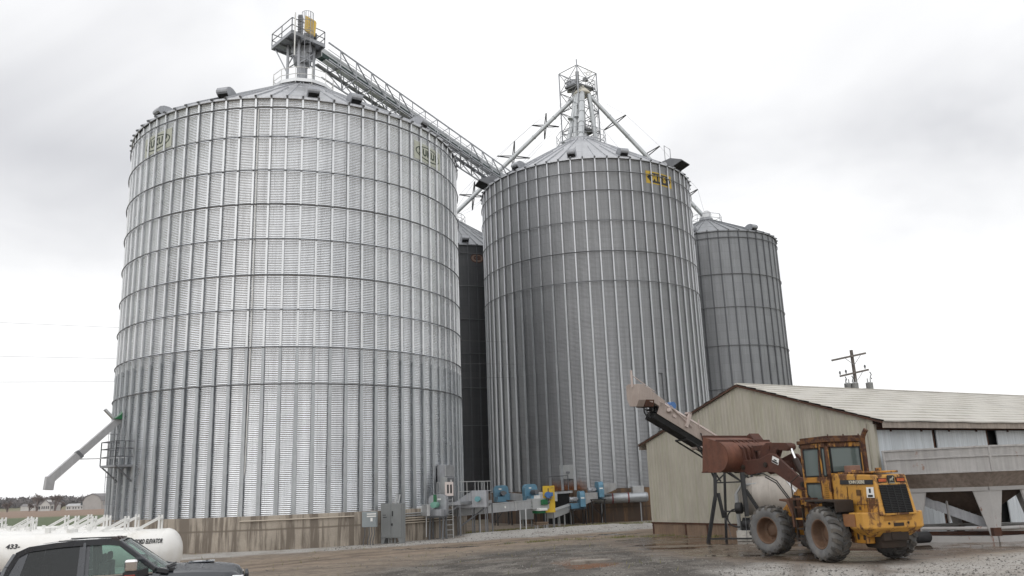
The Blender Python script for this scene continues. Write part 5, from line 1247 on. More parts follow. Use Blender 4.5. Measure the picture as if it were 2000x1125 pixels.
# small working details: hoses over the joint, grab rail, work lamps, hinge pins
b = MB()
for k, (y, z) in enumerate(((.15, 1.35), (-.1, 1.3), (.05, 1.5))): b.path([(1.35, y, z), (1.7, y-.25, z+.35), (2.1, y-.45, z+.3), (2.4, y-.5, z+.05)], .028, 6)
b.build('joint_hose', RUBBER, ld_)
b = MB(); b.path([(.5,.78,1.8), (.5,.80,2.6), (.52,.74,3.2)], .018, 6); b.build('grab_rail', LRC, ld_)
for y in (.52, -.5):
    b = MB(); b.tube((1.66, y, 3.40), (1.76, y, 3.40), .09, 12); b.build('work_lamp', BLACK, ld_)
b = MB()
for x, z in ((.6, 2.21), (2.05, 2.9), (3.05, 2.85)):
    b.tube((x, .60, z), (x, .66, z), .085, 12); b.tube((x, .66, z), (x, .68, z), .05, 10)
F_('hinge_pin', b, [CHAS])
# fit of the rear body: narrower hood, cab moved forward over the joint
def refit(names, sx, tx, sy):
    M_ = Matrix(((sx,0,0,tx), (0,sy,0,0), (0,0,1,0), (0,0,0,1))); done = set()
    def go(o):
        if o.data and o.data.name not in done: o.data.transform(M_); done.add(o.data.name)
        for c in o.children: go(c)
    for c in ld_.children:
        if c.name.split('.')[0] in names: go(c)
refit(('engine_hood','grille','tail_light','emblem','name_stripe','warning_decal','hood_seam','hood_top_cover','exhaust_stack'), 1.155, .419, .88)
refit(('cab',), 1.0, .45, .89); refit(('boarding_steps',), 1.0, .35, 1.0); refit(('side_deck',), .8, .5, 1.0)
refit(('counterweight',), .80, .13, .93); refit(('side_tank',), .9, .15, .95); refit(('rear_chassis',), .9, .1, 1.0)
# ------------------------------------------------------------------ pickup truck
CAR = mat('slate car paint', (.030,.034,.042), .28, .25, .06, .8, coat=.8, dirt=.1, dirtc=(.05,.05,.05))
TGL = glass_mat('tinted window', (.16,.18,.2), .35); FGL = glass_mat('front window', (.70,.93,.85), .85, body=.25)
TRIM = mat('black trim', (.02,.02,.022), .5, 0, .15, 3)
tz = -.24
pk = thing('pickup_truck', (-7.56, 18.6, -.31), rad(18), 'dark slate crew cab pickup truck with chrome mirror, parked by the white tanks', 'pickup truck')
def sect(y0, z): pass
# body shell: sections along x, half profile (y, z) mirrored
def body_loft(secs, name, m, parent, **k):
    b = MB(); n = len(secs[0][1])*2
    V = []
    for x, half in secs:
        ring = [(x+(h[2] if len(h) > 2 else 0), -h[0], h[1]) for h in half]+[(x+(h[2] if len(h) > 2 else 0), h[0], h[1]) for h in half[::-1]]
        V += ring
    F = [(i*n+j, i*n+(j+1)%n, (i+1)*n+(j+1)%n, (i+1)*n+j) for i in range(len(secs)-1) for j in range(n)]
    F += [tuple(range(n))[::-1], tuple(range((len(secs)-1)*n, len(secs)*n))]
    b.add(V, F, 0, True); o = b.build(name, m, parent, **k); 
    me = o.data; e = o.modifiers.new('split', 'EDGE_SPLIT'); e.split_angle = rad(38); return o
bw = .99
low = lambda top, w=bw, bot=.55: [(w*.86, bot), (w*.97, bot+.12), (w, .95), (w*.995, top-.18), (w*.965, top-.04), (w*.93, top)]
body_loft([(-2.88, low(1.34)), (-2.85, low(1.36)), (-.15, low(1.36)), (-.05, low(1.35))], 'cab_body', CAR, pk)
hoodp = lambda t, w: [(w*.88, .58), (w*.97, .72), (w, 1.0), (w*.985, t-.19), (w*.93, t-.09), (w*.80, t-.035), (w*.45, t+.0), (w*.38, t+.03), (w*.0, t+.045)]
body_loft([(-.05, hoodp(1.40, .985)), (.55, hoodp(1.395, .985)), (1.05, hoodp(1.37, .97)), (1.32, hoodp(1.33, .955)), (1.46, hoodp(1.28, .93)), (1.54, hoodp(1.17, .90))], 'hood', CAR, pk)
b = MB(); b.box(1.55, 1.72, -.92, .92, .5, .8, 1); b.box(1.58, 1.66, -.6, .6, .8, 1.2); b.build('grille', [TRIM, CHROME], pk, bevel=.03, seg=2)
for y in (-.76, .76):
    b = MB(); b.hexa([(1.34, y-.17, .96), (1.60, y-.15, .96), (1.60, y+.15, .96), (1.34, y+.17, .96), (1.32, y-.17, 1.20), (1.56, y-.14, 1.18), (1.56, y+.14, 1.18), (1.32, y+.17, 1.20)]); b.build('headlight', CHROME, pk, bevel=.03, seg=2)
b = MB(); b.box(-4.55,-2.78,-.98,-.88,.75,1.42); b.box(-4.55,-2.78,.88,.98,.75,1.42); b.box(-4.6,-4.52,-.98,.98,.75,1.42); b.box(-4.5,-2.78,-.9,.9,.72,.85); b.build('cargo_bed', CAR, pk, bevel=.03, seg=2)
b = MB(); b.box(-4.78,-4.6,-.9,.9,.5,.72); b.build('rear_bumper', CHROME, pk, bevel=.03)
# greenhouse: roof skin and pillars
RF = [(-2.88,1.36,.965), (-2.81,1.60,.90), (-2.70,1.83,.80), (-2.50,1.925,.755), (-2.0,1.98,.745), (-1.5,2.0,.745), (-1.05,1.985,.74), (-.84,1.955,.735)]
b = MB(); ny = 8; V = []
for x, z, w in RF[3:]:
    for i in range(ny+1):
        y = -1+2*i/ny; V.append((x, w*y, z+.035*(1-y*y)))
m1 = len(RF)-3
F = [(i*(ny+1)+j, i*(ny+1)+j+1, (i+1)*(ny+1)+j+1, (i+1)*(ny+1)+j) for i in range(m1-1) for j in range(ny)]
V2 = [(x, y, z-.06) for x, y, z in V]; k = len(V)
b.add(V, F, 0, True); b.add(V2, [f[::-1] for f in F], 1, True)
for s in (0, ny): b.add([V[i*(ny+1)+s] for i in range(m1)]+[V2[i*(ny+1)+s] for i in range(m1)], [(i, i+1, m1+i+1, m1+i) for i in range(m1-1)], 0)
for s in (-1, 1):
    for (x0,z0,w0), (x1,z1,w1) in zip(RF, RF[1:]):
        b.beam((x0, s*w0, z0-.02), (x1, s*w1, z1-.02), .11, .10)
    b.beam((-2.0, s*.66, 2.03), (-.9, s*.66, 2.02), .03, .02, 1)
b.build('cab_roof', [CAR, TRIM], pk, recalc=False)
for s in (-1, 1):
    b = MB(); b.beam((-.86, s*.735, 1.95), (-.14, s*.93, 1.40), .11, .10); b.beam((-.14, s*.93, 1.40), (.1, s*.93, 1.35), .12, .1); b.build('front_pillar', CAR, pk, bevel=.015)
    b = MB(); b.beam((-1.50, s*.75, 1.96), (-1.47, s*.955, 1.34), .15, .05, up=(1,0,0)); b.add([(-1.59,s*.752,1.96), (-1.41,s*.752,1.96), (-1.37,s*.970,1.34), (-1.58,s*.970,1.34)], [(0,1,2,3)], 0); b.build('middle_pillar', CAR, pk)
    b = MB(); b.add([(-2.88,s*.968,1.34), (-2.60,s*.968,1.34), (-2.48,s*.77,1.91), (-2.60,s*.77,1.89)], [(0,1,2,3)], 0); b.build('rear_pillar', CAR, pk)
for s in (-1, 1):
    e = .0
    b = MB(); b.add([(-2.60,s*.958,1.36), (-1.58,s*.958,1.36), (-1.59,s*.757,1.935), (-2.47,s*.765,1.905)], [(0,1,2,3)]); b.build('rear_side_window', TGL, pk)
    b = MB(); b.add([(-1.37,s*.960,1.36), (-.20,s*.95,1.36), (-.36,s*.90,1.54), (-.84,s*.758,1.915), (-1.41,s*.757,1.935)], [(0,1,2,3,4)]); b.build('front_side_window', FGL, pk)
    b = MB(); b.beam((-2.7,s*.985,1.345), (-.2,s*.98,1.345), .02, .022); b.build('window_chrome', CHROME, pk)
    b = MB(); yb = s*1.0
    b.box(-.70,-.46, min(s*1.03,s*1.26), max(s*1.03,s*1.26), 1.40, 1.64); mr = b.build('door_mirror', CHROME, pk, bevel=.05, seg=3)
    b = MB(); b.box(-.72,-.46, min(s*1.02,s*1.25), max(s*1.02,s*1.25), 1.24, 1.40, 0); b.beam((-.30,s*.95,1.38), (-.50,s*1.1,1.34), .1, .14, 0); b.box(-.69,-.49,min(s*1.252,s*1.268),max(s*1.252,s*1.268),1.28,1.35,1); b.build('mirror_base', [TRIM, mat('amber mirror lamp', (.25,.03,.012), .3, 0, .1, 3)], mr, bevel=.015)
b = MB(); n = 8; V = []
for i in range(n+1):
    y = -1+2*i/n; V += [(-.84+.06*(1-y*y), .72*y, 1.955+.03*(1-y*y)), (-.10+.14*(1-y*y), .92*y, 1.385+.03*(1-y*y))]
b.add(V, [(2*i, 2*i+2, 2*i+3, 2*i+1) for i in range(n)], 0, True); b.build('windshield', FGL, pk)
b = MB(); b.add([(-2.84,-.86,1.42), (-2.84,.86,1.42), (-2.66,.72,1.87), (-2.66,-.72,1.87)], [(0,1,2,3)]); b.build('rear_window', TGL, pk)
b = MB(); b.box(-.12,.18,-.85,.85,1.35,1.405); b.beam((.05,-.6,1.43), (.16,.2,1.45), .03, .02); b.beam((.08,-.80,1.42), (.20,-.55,1.45), .04, .03); b.build('wiper_cowl', TRIM, pk)
b = MB(); b.box(-1.05,-.96,-.12,.12,2.015,2.05); 
for y in (-.42, .42, 0): b.hexa([(-1.08,y-.06,2.0), (-.90,y-.06,1.985), (-.90,y+.06,1.985), (-1.08,y+.06,2.0), (-1.06,y-.05,2.05), (-.97,y-.05,2.045), (-.97,y+.05,2.045), (-1.06,y+.05,2.05)])
b.build('roof_marker_lamp', mat('dark marker lamp', (.03,.012,.01), .3, 0, .1, 3), pk)
b = MB()
for x in (-2.45, -1.25): b.box(x, x+.16, -.6,-.2,.9,1.56); b.box(x, x+.16,.2,.6,.9,1.56); b.box(x+.02,x+.12,-.5,-.3,1.56,1.74); b.box(x+.02,x+.12,.3,.5,1.56,1.74)
b.build('seat_backs', RUBBER, pk, bevel=.04, seg=2)
b = MB(); b.box(-.55,-.05,-.85,.85,1.1,1.33); v0 = b.mark(); b.torus(.19,.018,0,20,6); b.xf(frame((-.68,.38,1.38), (0,1,0), (.5,0,1)), v0); b.build('dashboard', TRIM, pk)
b = MB(); b.box(.42,.95,-.20,.20,1.435,1.462); b.build('hood_scoop', mat('glossy scoop paint', (.09,.10,.115), .15, .3, .05, 1, coat=.9), pk, bevel=.012)
for x in (1.0, -3.55):
    for s in (-1, 1):
        b = MB(); A = frame((x, s*.86, .40), (1,0,0), (0,0,-1)); b.lathe([(.22,-.13), (.3,-.15), (.38,-.13), (.405,-.09), (.405,.09), (.38,.13), (.3,.15), (.22,.13)], 32, 0, A); w_ = b.build('wheel', RUBBER, pk)
        b = MB(); b.lathe([(.25,-.12), (.24,0), (.1,.02*s), (0,.02)], 24, 0, A); b.lathe([(.25,.12), (.24,0)], 24, 0, A); b.build('rim', CHROME, w_)
lettering('4X4', .085, CHROME, pk, frame((.02, -.995, 1.215), (1, 0, 0), (0, .02, 1)), bold=.005, extrude=.006, squeeze=1.7)
b = MB(); b.box(-2.1,-1.9,-1.0,-.975,1.2,1.24); b.box(-.95,-.75,-1.0,-.975,1.2,1.24); b.build('door_handle', CHROME, pk)
b = MB()
for x in (-1.47, -.06, -2.80): b.beam((x,-.993,.62), (x,-.975,1.40), .012, .012)
b.build('door_seam', TRIM, pk)

# ------------------------------------------------------------------ white nurse tanks
TW = mat('white tank paint', (.80,.79,.76), .32, 0, .04, .6, dirt=.25, dirtc=(.62,.58,.50))
def nurse_tank(label, loc, rz, brackets, wagon=True, R=.56, L_=5.5):
    """local x along the tank, right end at x = 0"""
    t = thing('nurse_tank', loc, rz, label, 'tank', 'white nurse tanks in a row')
    zc = 2.06-R
    b = MB(); n = 10
    prof = [(R*math.sin(PI/2*i/n), -L_+R*.62*(1-math.cos(PI/2*i/n))) for i in range(n+1)]+[(R, -R*.62-.02), (R+.006, -R*.62-.012), (R+.006, -R*.62+.012), (R, -R*.62+.02)]+[(R*math.cos(PI/2*i/n), -R*.62+R*.62*math.sin(PI/2*i/n)) for i in range(1, n+1)]
    b.lathe(prof, 48, 0, frame((0,0,zc), (0,1,0), (0,0,1))); b.build('shell', TW, t)
    for x in brackets:
        b = MB(); z0 = zc+R-.06
        for y in (-.10, .10): b.beam((x,y,z0), (x,y,z0+.40), .042, .042); b.beam((x-.62,y,z0+.03), (x-.03,y,z0+.33), .034, .036)
        b.beam((x,-.12,z0+.30), (x,.12,z0+.30), .05, .05); b.build('top_bracket', WHITE, t)
    b = MB(); b.tube((-L_*.5,0,zc+R-.05), (-L_*.5,0,zc+R+.07), .13, 12); b.tube((-L_*.5+.4,.05,zc+R-.05), (-L_*.5+.4,.05,zc+R+.1), .05, 8); b.box(-L_*.62,-L_*.6,-.05,.05,zc+R-.02,zc+R+.12); b.build('valve_fittings', WHITE, t)
    if wagon:
        b = MB()
        for y in (-.4, .4): b.beam((-L_+.2,y,.72), (.0,y,.72), .1, .14)
        for x in (-L_+.9, -.9):
            b.beam((x,-.85,.45), (x,.85,.45), .1, .1); b.box(x-.12,x+.12,-.5,.5,.6,1.0)
        b.build('wagon_frame', BLACK, t)
        for x in (-L_+.9, -.9):
            for y in (-.85, .85):
                b = MB(); A = frame((x,y,.36), (1,0,0), (0,0,-1)); b.lathe([(.2,-.1), (.34,-.1), (.36,-.06), (.36,.06), (.34,.1), (.2,.1), (0,.05)], 24, 0, A); b.build('wheel', RUBBER, t)
    return t
TZ = -.30
t1 = nurse_tank('nearest white nurse tank with black lettering along its side', (-8.62, 22.0, TZ), rad(2), (-.55, -1.40))
R = .56; zc = 2.06-R; q = rad(29)
def side(x, dz=0): return frame((x, -(R+.009)*math.cos(q), zc+(R+.009)*math.sin(q)), (1,0,0), (0, math.sin(q), math.cos(q)))
lettering('PITCHFORD ELEVATOR', .165, INK, t1, side(-.74), bold=.005, squeeze=.50, spacing=1.06)
lettering('433-', .165, INK, t1, side(-3.92), bold=.004, squeeze=1.15)
nurse_tank('second white nurse tank, just behind the lettered one', (-10.4, 24.2, TZ), rad(1), (-.35, -1.15, -1.55))
nurse_tank('third white nurse tank from the front, half hidden by two others', (-12.2, 26.4, TZ), rad(3), (-.5, -1.35, -2.6))
nurse_tank('rearmost white nurse tank in the row, only its top showing', (-14.3, 29.4, TZ), rad(-2), (-.4, -1.2, -2.5, -3.4))

# ------------------------------------------------------------------ far farmstead
FWH = mat('farmhouse white', (.55,.54,.52), .7, 0, .08, .3); FRF = mat('far roof', (.20,.19,.19), .8, 0, .1, .3); FWD = mat('far window', (.05,.055,.06), .3, 0, .1, .3); FBR = mat('far barn wall', (.40,.385,.37), .8, 0, .1, .2)
fz = .35
fh = thing('farmhouse', (-246.5, 450, fz), rad(-5), 'white two storey farmhouse between bare trees far across the field', 'farmhouse')
b = MB(); b.box(-4.2,4.2,-3,3,-.5,3.2); b.prism([(-2.6,3.2), (2.6,3.2), (0,5.6)], (0,-3.6,0), (1,0,0), (0,0,1), (0,6.6,0)); b.box(-2.6,2.6,-3.6,3,-.5,3.2); b.build('wall', FWH, fh)
b = MB(); b.prism([(-4.6,3.15), (4.6,3.15), (3.4,4.5), (-3.4,4.5)], (0,-3.2,0), (1,0,0), (0,0,1), (0,6.4,0)); b.beam((-1.45,-.4,4.6), (-1.45,-.4,5.3), .5, .5) ; b.beam((0,-3.9,5.75), (-3.0,-3.9,3.1), .2, .3); b.beam((0,-3.9,5.75), (3.0,-3.9,3.1), .2, .3); b.build('roof', FRF, fh)
for x in (-3.5,-1.7,-.6,.6,1.7,3.5):
    b = MB(); b.box(x-.3,x+.3,-3.68 if abs(x) < 2.6 else -3.08,-3.5,1.0,2.4); b.build('window', FWD, fh)
bn = thing('barn', (-222.2, 450, fz), rad(-4), 'large pale gambrel roofed barn on the far field beside the big bin', 'barn')
b = MB(); b.prism([(-5,-.5), (5,-.5), (5,4), (3.6,6.2), (0,7.6), (-3.6,6.2), (-5,4)], (0,-4,0), (1,0,0), (0,0,1), (0,12,0)); b.build('wall', FBR, bn)
b = MB()
for p, q in (((5.2,4), (3.7,6.35)), ((3.7,6.35), (0,7.8)), ((0,7.8), (-3.7,6.35)), ((-3.7,6.35), (-5.2,4))): b.prism([p, q, (q[0], q[1]+.2), (p[0], p[1]+.2)], (0,-4.3,0), (1,0,0), (0,0,1), (0,12.6,0))
b.build('roof', FRF, bn)
b = MB(); b.box(-6.1,-5.1,-3.9,-3.8,1,4.2); b.build('dark_doorway', FWD, bn)
ls = thing('low_barn', (-231.5, 449, fz), rad(-4), 'long low white farm building left of the gambrel barn', 'barn')
b = MB(); b.box(-4.6,4.6,-2.5,2.5,-.5,2.0); b.build('wall', FWH, ls)
b = MB(); b.prism([(-2.8,2.0), (2.8,2.0), (0,3.2)], (-4.8,0,0), (0,1,0), (0,0,1), (9.6,0,0)); b.build('roof', mat('low barn roof', (.42,.42,.42), .6, 0, .1, .3), ls)
for x in (-3.6,-2.5,-.6,.8,2.4,4.0): b = MB(); b.box(x-.3,x+.3,-2.56,-2.5,.6,1.5); b.build('window', FWD, ls)
fs = thing('far_shed', (-320, 560, .6), 0, 'tiny white shed far off in front of the hills', 'shed')
b = MB(); b.box(-4,4,-3,3,-.5,2.6); b.build('wall', FWH, fs)
b = MB(); b.prism([(-3.4,2.6), (3.4,2.6), (0,4)], (-4.3,0,0), (0,1,0), (0,0,1), (8.6,0,0)); b.build('roof', FRF, fs)
# bare trees
BARK = mat('bare twigs', (.16,.13,.12), .9, 0, .2, .5); TWIG = mat('fine twigs', (.20,.165,.15), .9, 0, .2, .5)
def bare_tree(label, x, y, h, spread, seed, shape='round', group='bare trees on the far field'):
    rg = random.Random(seed); t = thing('bare_tree', (x, y, fz), 0, label, 'tree', group); tb, cb = MB(), MB()
    def grow(p, d, l, r, lev):
        q = p+d*l
        (tb if lev < 2 else cb).tube(p, q, max(r, .05), 5 if lev < 2 else 3, 0, r2=max(.03, r*.65), cap=False)
        if lev == 6 or l < .2: return
        for k in range(3 if lev < 2 else rg.choice((2, 3, 3))):
            up_ = .75 if shape == 'tall' else .35
            nd = (d+Vector((rg.uniform(-1,1), rg.uniform(-1,1), rg.uniform(-.2,.6)))*spread+Vector((0,0,up_*.3))).normalized()
            grow(p+d*l*rg.uniform(.55,1), nd, l*rg.uniform(.62,.85), r*.6, lev+1)
    for k in range(3):
        grow(Vector((rg.uniform(-.3,.3), rg.uniform(-.3,.3), -.3)), Vector((rg.uniform(-.35,.35), rg.uniform(-.3,.3), 1)).normalized(), h*.265, .32*h/9, 0)
    tb.build('trunk', BARK, t); cb.build('crown', TWIG, t); return t
bare_tree('rounded bare tree left of the farmhouse', -257, 450, 5.6, .85, 3)
bare_tree('tall upright bare tree close against the farmhouse left wall', -251.8, 447, 10.4, .5, 5, 'tall')
bare_tree('tall upright bare tree right of the farmhouse', -241.8, 447, 10.6, .48, 8, 'tall')
bare_tree('small bare tree behind the low white farm building', -234.5, 462, 7.2, .7, 11)
bare_tree('bare tree standing alone at the left edge of the field', -271.5, 455, 7.0, .9, 14)
bare_tree('short bare tree pressed against the farmhouse right corner', -244.3, 456, 6.4, .8, 17)
bare_tree('dark bare tree on the ridge side of the barn roof', -229, 470, 9.0, .7, 21)
# ------------------------------------------------------------------ ground
def vnoise(x, y, seed=0):
    xi = np.floor(x).astype(np.int64); yi = np.floor(y).astype(np.int64); fx = x-xi; fy = y-yi
    fx = fx*fx*(3-2*fx); fy = fy*fy*(3-2*fy)
    def h(a, b):
        n = (a*374761393+b*668265263+seed*1442695041) & 0xffffffff; n = ((n ^ (n >> 13))*1274126177) & 0xffffffff
        return ((n ^ (n >> 16)) & 0xffff)/65535.0
    return (h(xi,yi)*(1-fx)+h(xi+1,yi)*fx)*(1-fy)+(h(xi,yi+1)*(1-fx)+h(xi+1,yi+1)*fx)*fy
def fbm(x, y, o=4, seed=0):
    s = 0; a = .5
    for k in range(o): s = s+a*vnoise(x*2**k, y*2**k, seed+k); a *= .5
    return s/(1-.5**o)
def sst(t): t = np.clip(t, 0, 1); return t*t*(3-2*t)
def axis(lo, hi, st, far, g=1.22):
    a = list(np.arange(lo, hi, st)); s = st; x = hi
    while x < far: a.append(x); s *= g; x += s
    a.append(far); s = st; x = lo-st
    while x > -far: a.insert(0, x); s *= g; x -= s
    a.insert(0, -far); return np.array(a)
GX = axis(-20, 24, .17, 1720); GY = axis(19, 66, .17, 1720)
XX, YY = np.meshgrid(GX, GY)
def gzn(x, y): return -.24*(1-(1-sst((2-x)/6))*(1-sst((y-26)/20)))-.08*sst((-3-x)/4)*sst((34-y)/8)
def seg_dist(x, y, pts):
    d = np.full(x.shape, 1e9)
    for (ax, ay), (bx, by) in zip(pts, pts[1:]):
        t = np.clip(((x-ax)*(bx-ax)+(y-ay)*(by-ay))/((bx-ax)**2+(by-ay)**2), 0, 1)
        d = np.minimum(d, np.hypot(x-ax-t*(bx-ax), y-ay-t*(by-ay)))
    return d
def inside(x, y, P):
    r = np.zeros(x.shape, bool); n = len(P)
    for i in range(n):
        (ax, ay), (bx, by) = P[i], P[(i+1) % n]
        c = ((ay > y) != (by > y)) & (x < (bx-ax)*(y-ay)/((by-ay) if by != ay else 1e-9)+ax); r ^= c
    return r
def zone(x, y, P, soft): 
    d = seg_dist(x, y, P+[P[0]]); s = np.where(inside(x, y, P), d, -d); return sst(s/soft*.5+.5)
def zones(x, y):
    wx = x+(fbm(x*.9, y*.9, 4, 3)-.5)*1.7; wy = y+(fbm(x*.9, y*.9, 4, 9)-.5)*1.7
    gl = sst((2.6-seg_dist(wx, wy, [(-17,42.6), (-10.9,45.0), (-6,47.4), (-2.5,50)]))/1.2)
    gl = np.maximum(gl, sst((4.6-seg_dist(wx, wy, [(-1.5,52), (4.2,55), (9.5,58.5), (16,66)]))/1.6))
    gl = np.maximum(gl, zone(wx, wy, [(5.6,24.6), (7.2,25.7), (9,24.6), (13,25.2), (17,26.8), (24,27), (22,16), (4.5,16)], 1.0)*(.45+.75*fbm(x*.5, y*1.3, 3, 5)))
    dirt = sst((3.4-seg_dist(wx, wy, [(-20,27), (-12.3,34), (-7.4,39.8), (-3,43.2), (2.3,47.6), (8,50.5), (20,56)]))/1.6)
    pad = zone(wx*.4+x*.6, wy*.4+y*.6, [(4.2,42.2), (4.6,35), (5.6,30.2), (6.9,27.4), (9,25.3), (12.5,25.6), (17,28.0), (40,44), (14.6,36.5), (7.5,46)], .6)
    dark = zone(wx, wy, [(-5.5,31.5), (-1.5,37.5), (3.8,41.3), (4.4,35), (5.4,30), (7.2,26.6), (7.5,23), (3,20), (-3,21), (-5.5,26)], 1.6)
    grass = sst((.75-seg_dist(wx, wy, [(-1.2,42.6), (1.2,44.6), (3.4,45.0), (7.1,45.2)]))/.7)
    grass = np.maximum(grass, sst((1.1-seg_dist(wx, wy, [(-3.5,55.5), (0,58.6), (3,60), (7,60.8), (12,61.5)]))/.8))
    grass = np.maximum(grass, sst((.6-seg_dist(wx, wy, [(8.4,43.9), (9.4,42.6)]))/.5)*.9)
    grass *= sst((fbm(x*.8, y*.8, 3, 31)-.30)/.2)
    pit = sst((1.0-np.hypot((wx-2.2)/1.5, (wy-27.9)/1.9))/.5)
    return gl, dirt, pad, dark, grass, pit
gl, dirt, pad, dark, grass, pit = zones(XX, YY)
near = sst((160-np.hypot(XX, YY-40))/60)
ZZ = gzn(XX, YY)
dist = np.hypot(XX, YY)
ZZ = ZZ+sst((dist-90)/360)*.55
ZZ = ZZ+sst((dist-620)/1100)*(7+9*fbm(XX/420, YY/420, 3, 77))
rough = .022+.05*dark+.025*dirt
rough = rough*(1-.93*pad)
ZZ = ZZ+near*rough*(fbm(XX*1.1, YY*1.1, 5, 21)-.5)*1.7+near*(1-pad)*.012*(vnoise(XX*7, YY*7, 2)-.5)
ZZ = ZZ-.09*pit+.10*sst((1.0-np.hypot((XX-1.6)/2.4, (YY-30.2)/.9))/.6)*near     # shallow pit and the spoil behind it
rut = sum(np.exp(-((seg_dist(XX, YY, [(-20,27+o), (-12.3,34+o), (-7.4,39.8+o), (-3,43.2+o), (2.3,47.6+o), (8,50.5+o)]))/.35)**2) for o in (-.9, .9)); ZZ = ZZ-.03*rut*near
# gravel berm along the footing and in front of the tunnel
ZZ = ZZ+near*.22*gl*np.exp(-((seg_dist(XX, YY, [(-2.5,51.5), (2,54.3), (6,56.6)]))/1.3)**2)
fieldg = sst((YY-98)/3)*sst((205-YY)/4)*sst((20-XX)/20); fieldb = sst((YY-203)/4)*sst((640-YY)/80)*sst((200-XX)/60)
V = np.stack([XX, YY, ZZ], -1).reshape(-1, 3); ny_, nx_ = XX.shape
i, j = np.meshgrid(np.arange(nx_-1), np.arange(ny_-1)); bq = j*nx_+i; Fq = np.stack([bq, bq+1, bq+nx_+1, bq+nx_], -1).reshape(-1, 4)

def ground_mat():
    m, t, p = newmat('yard ground'); v = t.new('ShaderNodeTexCoord').outputs['Object']
    a1 = t.new('ShaderNodeAttribute', attribute_name='zone_a'); a2 = t.new('ShaderNodeAttribute', attribute_name='zone_b')
    s1 = t.new('ShaderNodeSeparateColor'); t.put(s1.inputs[0], a1.outputs['Color']); s2 = t.new('ShaderNodeSeparateColor'); t.put(s2.inputs[0], a2.outputs['Color'])
    GL, DI_, PA = s1.outputs[0], s1.outputs[1], s1.outputs[2]; DA = a1.outputs['Alpha']; GR, PI_, FG = s2.outputs[0], s2.outputs[1], s2.outputs[2]; FB = a2.outputs['Alpha']
    nb = t.noise(v, .6, 8, .65, .3); nm = t.noise(v, 3.2, 7, .7, .3); nf = t.noise(v, 14, 5, .7)
    vo = t.new('ShaderNodeTexVoronoi', feature='F1'); t.put(vo.inputs['Vector'], v); vo.inputs['Scale'].default_value = 30
    stone = t.new('ShaderNodeSeparateColor'); t.put(stone.inputs[0], vo.outputs['Color']); st = stone.outputs[0]
    def jit(c, lo, hi, f): return t.mix(f, tuple(x*lo for x in c), tuple(x*hi for x in c))
    base = jit((.245,.20,.155), .62, 1.3, t.ramp(nm, .32, .68)); base = t.mix(t.ramp(nb, .48, .6, 0, .6), base, (.16,.13,.105))
    far = jit((.16,.15,.08), .8, 1.2, t.ramp(nb, .35, .65)); fr_ = t.new('ShaderNodeVectorMath', operation='LENGTH'); t.put(fr_.inputs[0], v)
    col = t.mix(t.ramp(fr_.outputs['Value'], 70, 95), base, far)
    di = jit((.285,.225,.17), .70, 1.22, t.ramp(nm, .3, .7)); di = t.mix(t.ramp(nb, .5, .62, 0, .55), di, (.15,.115,.085)); di = t.mix(t.ramp(nf, .6, .75, 0, .4), di, (.30,.27,.235)); col = t.mix(DI_, col, di)
    da = t.mix(t.ramp(st, .1, .9), (.10,.089,.077), (.25,.23,.205)); da = t.mix(t.ramp(nb, .42, .56, 0, .85), da, (.06,.053,.046)); da = t.mix(t.ramp(nm, .54, .70, 0, .6), da, (.20,.175,.145)); col = t.mix(DA, col, da)
    glc = t.mix(t.ramp(st, .05, .95), (.31,.295,.275), (.52,.50,.47)); glc = t.mix(t.ramp(nb, .5, .66, 0, .6), glc, (.22,.185,.15)); col = t.mix(GL, col, glc)
    pa = jit((.155,.112,.080), .78, 1.22, t.ramp(nm, .3, .7)); pa = t.mix(t.ramp(nb, .40, .60, .0, .75), pa, (.083,.061,.044)); pa = t.mix(t.ramp(nf, .58, .75, 0, .3), pa, (.2,.165,.13)); col = t.mix(PA, col, pa)
    col = t.mix(PI_, col, jit((.17,.085,.045), .7, 1.2, nm))
    gr = t.mix(t.ramp(nf, .3, .7), (.075,.075,.026), (.17,.155,.07)); col = t.mix(t.math('MULTIPLY', GR, .9), col, gr)
    col = t.mix(FG, col, jit((.088,.115,.052), .85, 1.12, nb))
    fb = jit((.225,.155,.11), .86, 1.14, t.ramp(t.noise(t.map(v, (.01, .09, 1)), 1, 4), .3, .7)); col = t.mix(FB, col, fb)
    a3 = t.new('ShaderNodeAttribute', attribute_name='zone_c'); s3 = t.new('ShaderNodeSeparateColor'); t.put(s3.inputs[0], a3.outputs['Color'])
    col = t.mix(t.math('MULTIPLY', s3.outputs[0], .75), col, jit((.115,.088,.066), .7, 1.3, nm)); col = t.mix(t.math('MULTIPLY', s3.outputs[1], .6), col, (.075,.057,.042))
    ro = t.ramp(nm, .3, .7, .75, .95)
    wet = t.ramp(t.noise(v, .55, 5, .6, .4), .40, .56, .44, .07); ro = t.new('ShaderNodeMix'); t.put(ro.inputs[0], PA); t.put(ro.inputs[2], t.ramp(nm, .3, .7, .75, .95)); t.put(ro.inputs[3], wet)
    t.put(p.inputs['Base Color'], col); t.put(p.inputs['Roughness'], t.math('MULTIPLY', ro.outputs[0], t.math('SUBTRACT', 1.0, t.math('MULTIPLY', s3.outputs[1], .92)))); p.inputs['Specular IOR Level'].default_value = .4
    hgt = t.math('ADD', t.math('MULTIPLY', nm, .5), t.math('ADD', t.math('MULTIPLY', nf, .35), t.math('MULTIPLY', vo.outputs['Distance'], -.35)))
    bmp = t.new('ShaderNodeBump'); bmp.inputs['Distance'].default_value = .06; t.put(bmp.inputs['Strength'], t.math('MULTIPLY', t.math('SUBTRACT', 1.0, t.math('MULTIPLY', PA, .85)), t.math('SUBTRACT', 1.0, s3.outputs[1]))); t.put(bmp.inputs['Height'], hgt); t.put(p.inputs['Normal'], bmp.outputs[0])
    return m
